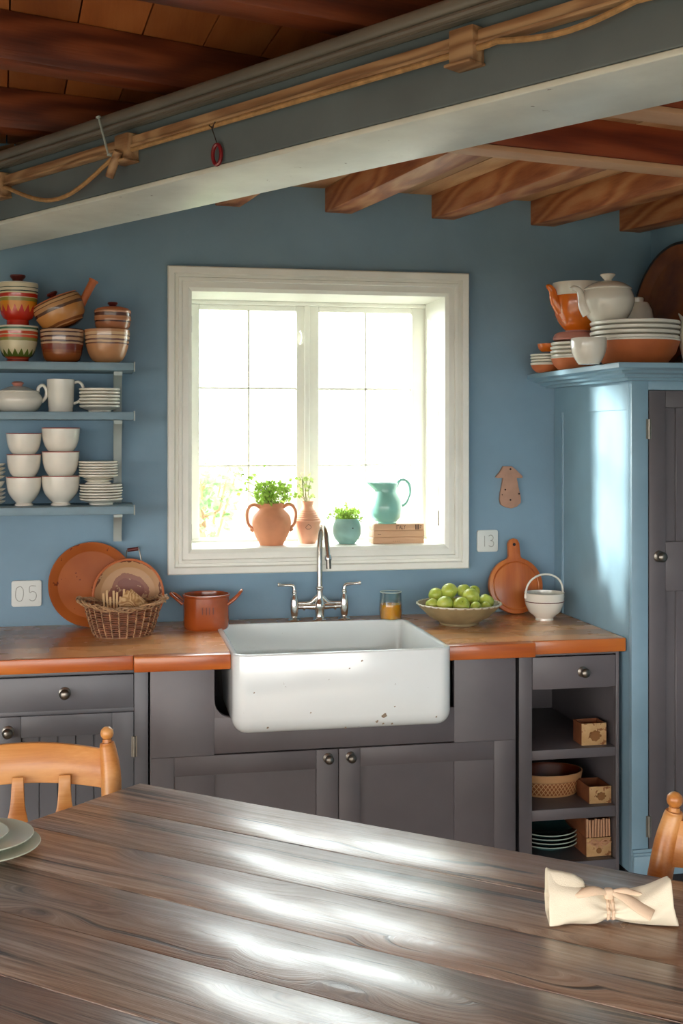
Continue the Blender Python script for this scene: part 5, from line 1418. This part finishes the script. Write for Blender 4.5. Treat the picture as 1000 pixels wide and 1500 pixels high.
# ================================================================ TABLE
ZTB = .76
tc_ = on(205, 1147, ZTB); tr2 = on(1000, 1291, ZTB); tl2 = on(0, 1217, ZTB)
du = (tr2-tc_).normalized(); dv = Vector((du.y, -du.x, 0))    # dv: toward the camera
lf = (tl2-tc_).normalized()
Lt, Wt = 2.3, 1.35
ta = math.atan2(du.y, du.x)
root = thing('dining_table', 'large rustic dining table of rough grey-brown planks in the foreground', 'table', tuple(tc_-Vector((0, 0, ZTB))), (0, 0, ta))
# skewed left end follows lf
k_sk = lf.dot(du)/lf.dot(dv)       # local x shift per unit of depth
bm = BM(); n = 8; w = Wt/n
for i in range(n):
    y1, y0 = -i*w-.0005, -(i+1)*w+.0005
    b = bmesh.new()
    xa0, xa1 = k_sk*(-y1), k_sk*(-y0)
    z0, z1 = ZTB-.042, ZTB-(.0006 if i % 2 else 0)
    hexa(b, [(xa1, y0, z0), (Lt, y0, z0), (Lt, y1, z0), (xa0, y1, z0), (xa1, y0, z1), (Lt, y0, z1), (Lt, y1, z1), (xa0, y1, z1)])
    bmesh.ops.recalc_face_normals(b, faces=b.faces)
    bmesh.ops.bevel(b, geom=b.edges[:], offset=.0016, segments=2, profile=.5, affect='EDGES'); join(bm, b)
def tablewood():
    t = NT('weathered_table_wood'); v = t.tc.outputs['Object']
    g = t.n('ShaderNodeNewGeometry'); r = g.outputs['Random Per Island']
    cmb = t.n('ShaderNodeCombineXYZ'); q = t.math('MULTIPLY', r, 13.7); t.l(q, cmb.inputs[0]); t.l(t.math('MULTIPLY', r, 5.3), cmb.inputs[1])
    ad = t.n('ShaderNodeVectorMath', operation='ADD'); t.l(v, ad.inputs[0]); t.l(cmb.outputs[0], ad.inputs[1]); v = ad.outputs[0]
    vo = t.n('ShaderNodeTexVoronoi'); vo.inputs['Scale'].default_value = 1; t.l(t.mapn((1.7, 5.5, 5.5), v), vo.inputs['Vector'])
    dist = vo.outputs['Distance']; fall = t.math('SUBTRACT', 1, t.math('MULTIPLY', dist, 2.6, clamp=True), clamp=True)
    kd = t.math('SUBTRACT', 1, t.math('MULTIPLY', dist, 13, clamp=True), clamp=True)
    # grain lines bend round the knots
    sx_ = t.sep(v); yy = t.math('ADD', sx_[1], t.math('MULTIPLY', t.math('SINE', t.math('MULTIPLY', fall, 4)), .022))
    yy = t.math('ADD', yy, t.math('MULTIPLY', t.noise(t.mapn((2.2, 7, 7), v), 1, 2), .035))
    cb = t.n('ShaderNodeCombineXYZ'); t.l(sx_[0], cb.inputs[0]); t.l(yy, cb.inputs[1])
    gl = t.noise(t.mapn((1.6, 62, 1), cb.outputs[0]), 1, 7, .66)
    gc = t.noise(t.mapn((5, 150, 1), cb.outputs[0]), 1, 4, .7)
    crack = t.ramp(t.noise(t.mapn((1.3, 34, 1), cb.outputs[0]), 1, 5, .6), [(.36, (0, 0, 0)), (.43, (1, 1, 1))])
    h = t.math('ADD', t.math('MULTIPLY', gl, .6), t.math('MULTIPLY', gc, .4))
    col = t.ramp(h, [(.36, '#3f2d22'), (.48, '#8a7260'), (.6, '#b5a290')])
    big = t.noise(v, 1.5, 4)
    col = t.mix(t.ramp(big, [(.42, (0, 0, 0)), (.62, (.8, .8, .8))]), col, '#8a5a38', 'MULTIPLY') if False else t.mix(t.math('MULTIPLY', t.ramp(big, [(.42, (0, 0, 0)), (.58, (1, 1, 1))]), .62), col, '#8a5c3a')
    col = t.mix(crack, '#2c2019', col)
    col = t.mix(t.math('MULTIPLY', kd, .9), col, '#2a1c15')
    hs = t.n('ShaderNodeHueSaturation'); t.l(col, hs.inputs['Color']); t.l(t.math('MULTIPLY_ADD', r, .3, .85), hs.inputs['Value'])
    t.l(hs.outputs[0], t.b.inputs['Base Color'])
    hh = t.math('ADD', h, t.math('MULTIPLY', crack, .35)); hh = t.math('SUBTRACT', hh, t.math('MULTIPLY', kd, .6))
    t.l(t.math('MULTIPLY_ADD', t.noise(v, 9, 4), .35, .18), t.b.inputs['Roughness'])
    t.set(Coat_Weight=.6, Coat_Roughness=.24)
    t.bump(hh, .55, .006)
    return t.m
M['table'] = tablewood()
obj('tabletop', bm, M['table'], root)
bm = BM()
for yy_ in (-.1, -Wt+.08): box(bm, max(.1, k_sk*1.2+.1), Lt-.1, yy_-.012, yy_+.012, ZTB-.14, ZTB-.043)
box(bm, .12, .145, -Wt+.1, -.12, ZTB-.14, ZTB-.043); box(bm, Lt-.125, Lt-.1, -Wt+.1, -.12, ZTB-.14, ZTB-.043)
obj('apron', bm, M['table'], root)
for xx in (.14, Lt-.14):
    for yy_ in (-.1, -Wt+.08):
        bm = BM(); lathe(bm, [(0, 0), (.026, 0), (.034, .05), (.03, .09), (.042, .3), (.036, .55), (.044, .6), (.044, ZTB-.045), (0, ZTB-.045)], 20, TR(xx, yy_, 0)); obj('leg', bm, M['table'], root)

# plates on the table
pc = on(-22, 1243, ZTB)
z = ZTB+.0005
for k, (r, dx, dy) in enumerate(((.108, -.006, -.012), (.102, -.014, .012), (.072, -.03, .012))):
    bm = BM(); lathe(bm, plateprof(r, .013, .0035, .6), 60)
    tag(obj('plate', bm, M['tableplate'], loc=(pc.x+dx, pc.y+dy, z)), 'pale sage plate on the table at the left edge, %s' % ('largest at the bottom', 'middle one', 'smallest on top')[k], 'plate', 'plates on the dining table'); z += .0085 if k == 0 else .006

# chairs
def make_chair(lab, loc, rz):
    """origin on the floor under the seat centre; back at +y; seen from the front (-y)"""
    root = thing('dining_chair', lab, 'chair', loc, (0, 0, rz))
    sw, sd = .21, .2
    bm = BM(); out = [(-sw, sd), (-sw-.01, 0), (-sw-.02, -sd+.04), (-sw+.02, -sd), (0, -sd-.015), (sw-.02, -sd), (sw+.02, -sd+.04), (sw+.01, 0), (sw, sd)]
    prism(bm, out, .03, TR(0, 0, .43), bev=.008); obj('seat', bm, M['chair'], root)
    for s_ in (-1, 1):
        bm = BM(); tube(bm, [(s_*(sw-.01), -sd+.03, 0), (s_*(sw-.02), -sd+.035, .22), (s_*(sw-.03), -sd+.04, .435)], [.014, .021, .017], 16, sm=4); obj('leg', bm, M['chair'], root)
        bm = BM(); tube(bm, [(s_*(sw-.01), sd+.03, 0), (s_*(sw-.015), sd-.0, .25), (s_*(sw-.02), sd-.03, .435)], [.014, .021, .018], 16, sm=4); obj('leg', bm, M['chair'], root)
        bm = BM()
        tube(bm, [(s_*(sw-.02), sd-.03, .455), (s_*(sw-.005), sd+.0, .62), (s_*(sw-.005), sd+.035, .74), (s_*(sw-.012), sd+.05, .80), (s_*(sw-.014), sd+.052, .815)], [.017, .022, .0235, .0195, .016], 18, sm=5)
        tube(bm, [(s_*(sw-.014), sd+.052, .814), (s_*(sw-.014), sd+.053, .822)], .011, 16)
        lathe(bm, [(0, -.016), (.008, -.014), (.014, -.007), (.0155, 0), (.014, .008), (.008, .014), (0, .0155)], 20, TR(s_*(sw-.014), sd+.054, .836))
        obj('back_post', bm, M['chair'], root)
    bm = BM(); b = bmesh.new(); n = 16; vs = []
    for i in range(n+1):
        t_ = i/n*2-1; x = t_*(sw-.018); bow = .03*(1-t_*t_)
        zt_ = .80+.018*(1-t_*t_); zb__ = .715+.014*(1-t_*t_)*1.0
        vs.append([b.verts.new(p) for p in ((x, sd+.022+bow, zb__), (x, sd+.044+bow, zt_), (x, sd+.062+bow, zt_-.002), (x, sd+.042+bow, zb__))])
    for p, q in zip(vs, vs[1:]):
        for k in range(4): b.faces.new((p[k], p[(k+1) % 4], q[(k+1) % 4], q[k]))
    b.faces.new(vs[0]); b.faces.new(vs[-1][::-1]); bmesh.ops.recalc_face_normals(b, faces=b.faces)
    bmesh.ops.bevel(b, geom=[e for e in b.edges if e.is_manifold and e.calc_face_angle(0) > .9], offset=.004, segments=2, profile=.5, affect='EDGES'); join(bm, b)
    obj('top_rail', bm, M['chair'], root)
    for xx in (-.107, -.0, .107) if False else (-.105, -.005, .1):
        bm = BM(); o_ = []
        for zz_, ww in ((.0, .013), (.06, .013), (.12, .026), (.16, .03), (.2, .024), (.24, .016), (.3, .013)): o_.append((ww, zz_))
        pts = [(q.x, q.y) for q in spl([(a, b_) for a, b_ in o_], 3)]
        outl = pts+[(-a, b_) for a, b_ in pts[::-1]]
        prism(bm, outl, .012, TR(xx, sd-.022, .455) @ RX(PI/2-.19) @ TR(0, 0, -.006), bev=.002); obj('back_slat', bm, M['chair'], root)
    for z_, yy_ in ((.2, -sd+.035), (.16, sd+.01)):
        bm = BM(); tube(bm, [(-sw+.02, yy_, z_), (0, yy_, z_), (sw-.02, yy_, z_)], [.009, .013, .009], 12, sm=3); obj('stretcher', bm, M['chair'], root)
    for s_ in (-1, 1):
        bm = BM(); tube(bm, [(s_*(sw-.015), -sd+.035, .14), (s_*(sw-.012), sd+.01, .14)], .009, 12); obj('stretcher', bm, M['chair'], root)
    return root
yc1 = -1.13
pxp = at(158, 1110, yc1)
make_chair('light wooden chair with curved top rail behind the table corner at left', (pxp.x-.198, yc1-.235, 0), 0.0)
pr_ = on(978, 1240, .80)
CH2 = (.945, -2.137, 0); 
make_chair('light wooden chair at the right edge, one leaning back post showing', CH2, math.radians(-62))

# napkin bundle
ctr = on(895, 1352, ZTB)
root = thing('napkin_bundle', 'cream linen napkin roll tied with a bow on the table at right', 'napkin', (ctr.x, ctr.y+.012, ZTB), (0, 0, -YAW-.06))
Ln = .098
def body_pt(u, a):
    """u in -1..1 along the roll, a around"""
    e = abs(u)
    x = u*Ln
    pinch = math.exp(-(u/.16)**2)
    ry = .034*(1-.18*pinch)+.004*e
    rz = .022*(1-.25*pinch)+.005*e
    cz = .023
    y = ry*math.cos(a); z = cz+rz*math.sin(a)
    # corners raised at the far top
    if u < 0:
        top = max(0, math.sin(a-.35)); z += .032*top*e**1.6; y += .012*top*e
        z -= .014*max(0, math.cos(a+PI*.88))*e**2
    else:
        top = max(0, math.sin(a-.5)); z += .026*top*e**2.2; y += .008*top*e
        if math.cos(a) < 0: x += .014*e**3*max(0, -math.sin(a)); 
    f = .0016*math.sin(a*7+u*5)*(1-pinch*.3)+.0022*math.sin(a*11)*pinch
    y += f*math.cos(a); z += f*math.sin(a)
    n_ = noise.noise(Vector((u*2.5, math.cos(a)*1.2, math.sin(a)*1.2)))*.004
    z += n_
    return Vector((x, y, max(z, .0015)))
bm = BM(); NU, NA = 56, 48; g = []
for i in range(NU+1):
    u = -1+2*i/NU; g.append([bm.verts.new(body_pt(u, 2*PI*k/NA)) for k in range(NA)])
for i in range(NU):
    for k in range(NA): bm.faces.new((g[i][k], g[i][(k+1) % NA], g[i+1][(k+1) % NA], g[i+1][k]))
# right end closed flat; left end open, rolled inward
cR = bm.verts.new((Ln*.97, .004, .03))
for k in range(NA): bm.faces.new((g[-1][k], g[-1][(k+1) % NA], cR))
prev = g[0]
for s_, dx in ((.93, .002), (.9, .02), (.75, .07)):
    row = []
    for k in range(NA):
        p = body_pt(-1, 2*PI*k/NA); c_ = Vector((p.x, .004, .028)); row.append(bm.verts.new(c_+(p-c_)*s_+Vector((dx, 0, 0))))
    for k in range(NA): bm.faces.new((prev[k], prev[(k+1) % NA], row[(k+1) % NA], row[k]))
    prev = row
bm.faces.new(prev)
bmesh.ops.recalc_face_normals(bm, faces=bm.faces)
o = obj('cloth_roll', bm, M['cloth'], root, ang=75); md = o.modifiers.new('sub', 'SUBSURF'); md.levels = 1; md.render_levels = 1
bm = BM()
for dx in (-.0035, .004):
    pts = []
    for k in range(25):
        a = 2*PI*k/24; p = body_pt(dx/Ln, a); c_ = Vector((p.x, 0, .023)); q = c_+(p-c_)*1.06; q.z = max(q.z, .003); pts.append(q)
    tube(bm, pts[:-1], .0026, 8, closed=True)
obj('tie', bm, M['cloth2'], root)
b = bmesh.new(); bmesh.ops.create_cube(b, size=1)
for v in b.verts: v.co = Vector((v.co.x*.015, v.co.y*.014, v.co.z*.017))
bmesh.ops.bevel(b, geom=b.edges[:], offset=.0045, segments=4, profile=.5, affect='EDGES')
bm = BM(); join(bm, b, TR(-.001, -.012, .047)); obj('knot', bm, M['cloth2'], root)
def ribbon(pts, wd, name, m, th=.0018, bend=.004):
    bm = BM(); P_ = spl(pts, 6); n = len(P_); rows = []
    ws = [q.x for q in spl([(a, 0) for a in wd], 6)]
    for i, p in enumerate(P_):
        t_ = (P_[min(i+1, n-1)]-P_[max(i-1, 0)]).normalized(); s_ = t_.cross(Vector((0, -.45, 1))).normalized(); nn = s_.cross(t_).normalized()
        rows.append([bm.verts.new(p+s_*ws[i]*j/3+nn*(bend*(1-(j/3)**2))) for j in range(-3, 4)])
    for a, b_ in zip(rows, rows[1:]):
        for j in range(6): bm.faces.new((a[j], a[j+1], b_[j+1], b_[j]))
    bmesh.ops.recalc_face_normals(bm, faces=bm.faces)
    o = obj(name, bm, m, root, ang=80); s = o.modifiers.new('s', 'SOLIDIFY'); s.thickness = th; s.offset = 0
    d = o.modifiers.new('d', 'SUBSURF'); d.levels = 1; d.render_levels = 1
ribbon([(-.004, -.014, .047), (-.02, -.018, .053), (-.04, -.02, .050), (-.062, -.022, .042)], [.003, .009, .009, .0015], 'bow_loop', M['cloth2'])
ribbon([(.004, -.014, .047), (.022, -.024, .045), (.04, -.034, .036), (.062, -.042, .025)], [.003, .009, .012, .013], 'bow_tail', M['cloth2'])
ribbon([(.004, -.012, .049), (.025, -.014, .052), (.05, -.012, .045)], [.003, .007, .002], 'bow_loop', M['cloth2'])

# ================================================================ OUTSIDE
rnd = random.Random(4)
bp = at(325, 690, 3.0)
root = thing('garden_bush', 'pale green leafy bush in the garden seen through the left sash', 'bush', (bp.x-.1, 3.0, -.2))
bm = BM()
for i in range(420):
    v_ = Vector((rnd.gauss(0, 1), rnd.gauss(0, 1), rnd.gauss(0, 1))).normalized()*rnd.random()**.4
    leaf(bm, (v_.x*.28, v_.y*.3, 1.45+v_.z*.32+.0), .2, .07*rnd.uniform(.6, 1.3), rnd, .7)
obj('foliage', bm, leafm('bush_leaf', '#b4d69a'), root)
bm = BM(); tube(bm, [(0, 0, 0), (.02, 0, .6), (-.02, 0, 1.2), (0, 0, 1.5)], [.03, .025, .02, .01], 10, sm=3)
for k in range(7):
    a = k*.9; tube(bm, [(0, 0, .9+k*.06), (.12*math.cos(a), .12*math.sin(a), 1.3), (.2*math.cos(a), .2*math.sin(a), 1.55)], [.012, .008, .004], 7)
obj('trunk', bm, M['crate'], root)

# ================================================================ LIGHT, SKY, CAMERA
w = bpy.data.worlds.new('sky'); bpy.context.scene.world = w; w.use_nodes = True
nt = w.node_tree; bg = nt.nodes['Background']
tcn = nt.nodes.new('ShaderNodeTexCoord'); sp = nt.nodes.new('ShaderNodeSeparateXYZ'); nt.links.new(tcn.outputs['Generated'], sp.inputs[0])
mr = nt.nodes.new('ShaderNodeMapRange'); mr.inputs['From Min'].default_value = -.2; mr.inputs['From Max'].default_value = .5
mr.inputs['To Min'].default_value = SKY_BACK; mr.inputs['To Max'].default_value = SKY_FRONT
nt.links.new(sp.outputs[1], mr.inputs[0]); nt.links.new(mr.outputs[0], bg.inputs['Strength'])
cr = nt.nodes.new('ShaderNodeValToRGB'); cr.color_ramp.elements[0].position = .35; cr.color_ramp.elements[0].color = (1, .97, .93, 1); cr.color_ramp.elements[1].position = .65; cr.color_ramp.elements[1].color = (.93, .98, 1, 1)
m2 = nt.nodes.new('ShaderNodeMath'); m2.operation = 'MULTIPLY_ADD'; m2.inputs[1].default_value = .5; m2.inputs[2].default_value = .5
nt.links.new(sp.outputs[1], m2.inputs[0]); nt.links.new(m2.outputs[0], cr.inputs[0]); nt.links.new(cr.outputs[0], bg.inputs['Color'])
sun = bpy.data.lights.new('sun', 'SUN'); sun.energy = SUN; sun.angle = math.radians(5); sun.color = (1, .97, .9)
so = bpy.data.objects.new('sun', sun); C.objects.link(so)
e_ = math.radians(13); dd = Vector((math.cos(e_)/1.217, -.69/1.217*math.cos(e_), -math.sin(e_)))
so.rotation_euler = dd.to_track_quat('-Z', 'Y').to_euler(); so.location = (-3, 4, 4)
cam = bpy.data.cameras.new('camera'); co = bpy.data.objects.new('camera', cam); C.objects.link(co)
cam.sensor_fit = 'HORIZONTAL'; cam.sensor_width = 36; cam.lens = F/1000*36; cam.shift_y = -(750-HOR)/1000; cam.clip_start = .02
# shift is in units of the larger side for AUTO, of the width for HORIZONTAL
co.location = (0, -D, CAMH); co.rotation_euler = (PI/2, 0, -YAW)
sc = bpy.context.scene; sc.camera = co
sc.view_settings.view_transform = 'Standard'; sc.view_settings.look = 'None'; sc.view_settings.gamma = 1; sc.view_settings.exposure = EXPO
sc.view_settings.use_curve_mapping = False
sc.cycles.max_bounces = 10; sc.cycles.diffuse_bounces = 5; sc.cycles.transparent_max_bounces = 12
sc.cycles.use_denoising = True
sc.cycles.sample_clamp_indirect = 8
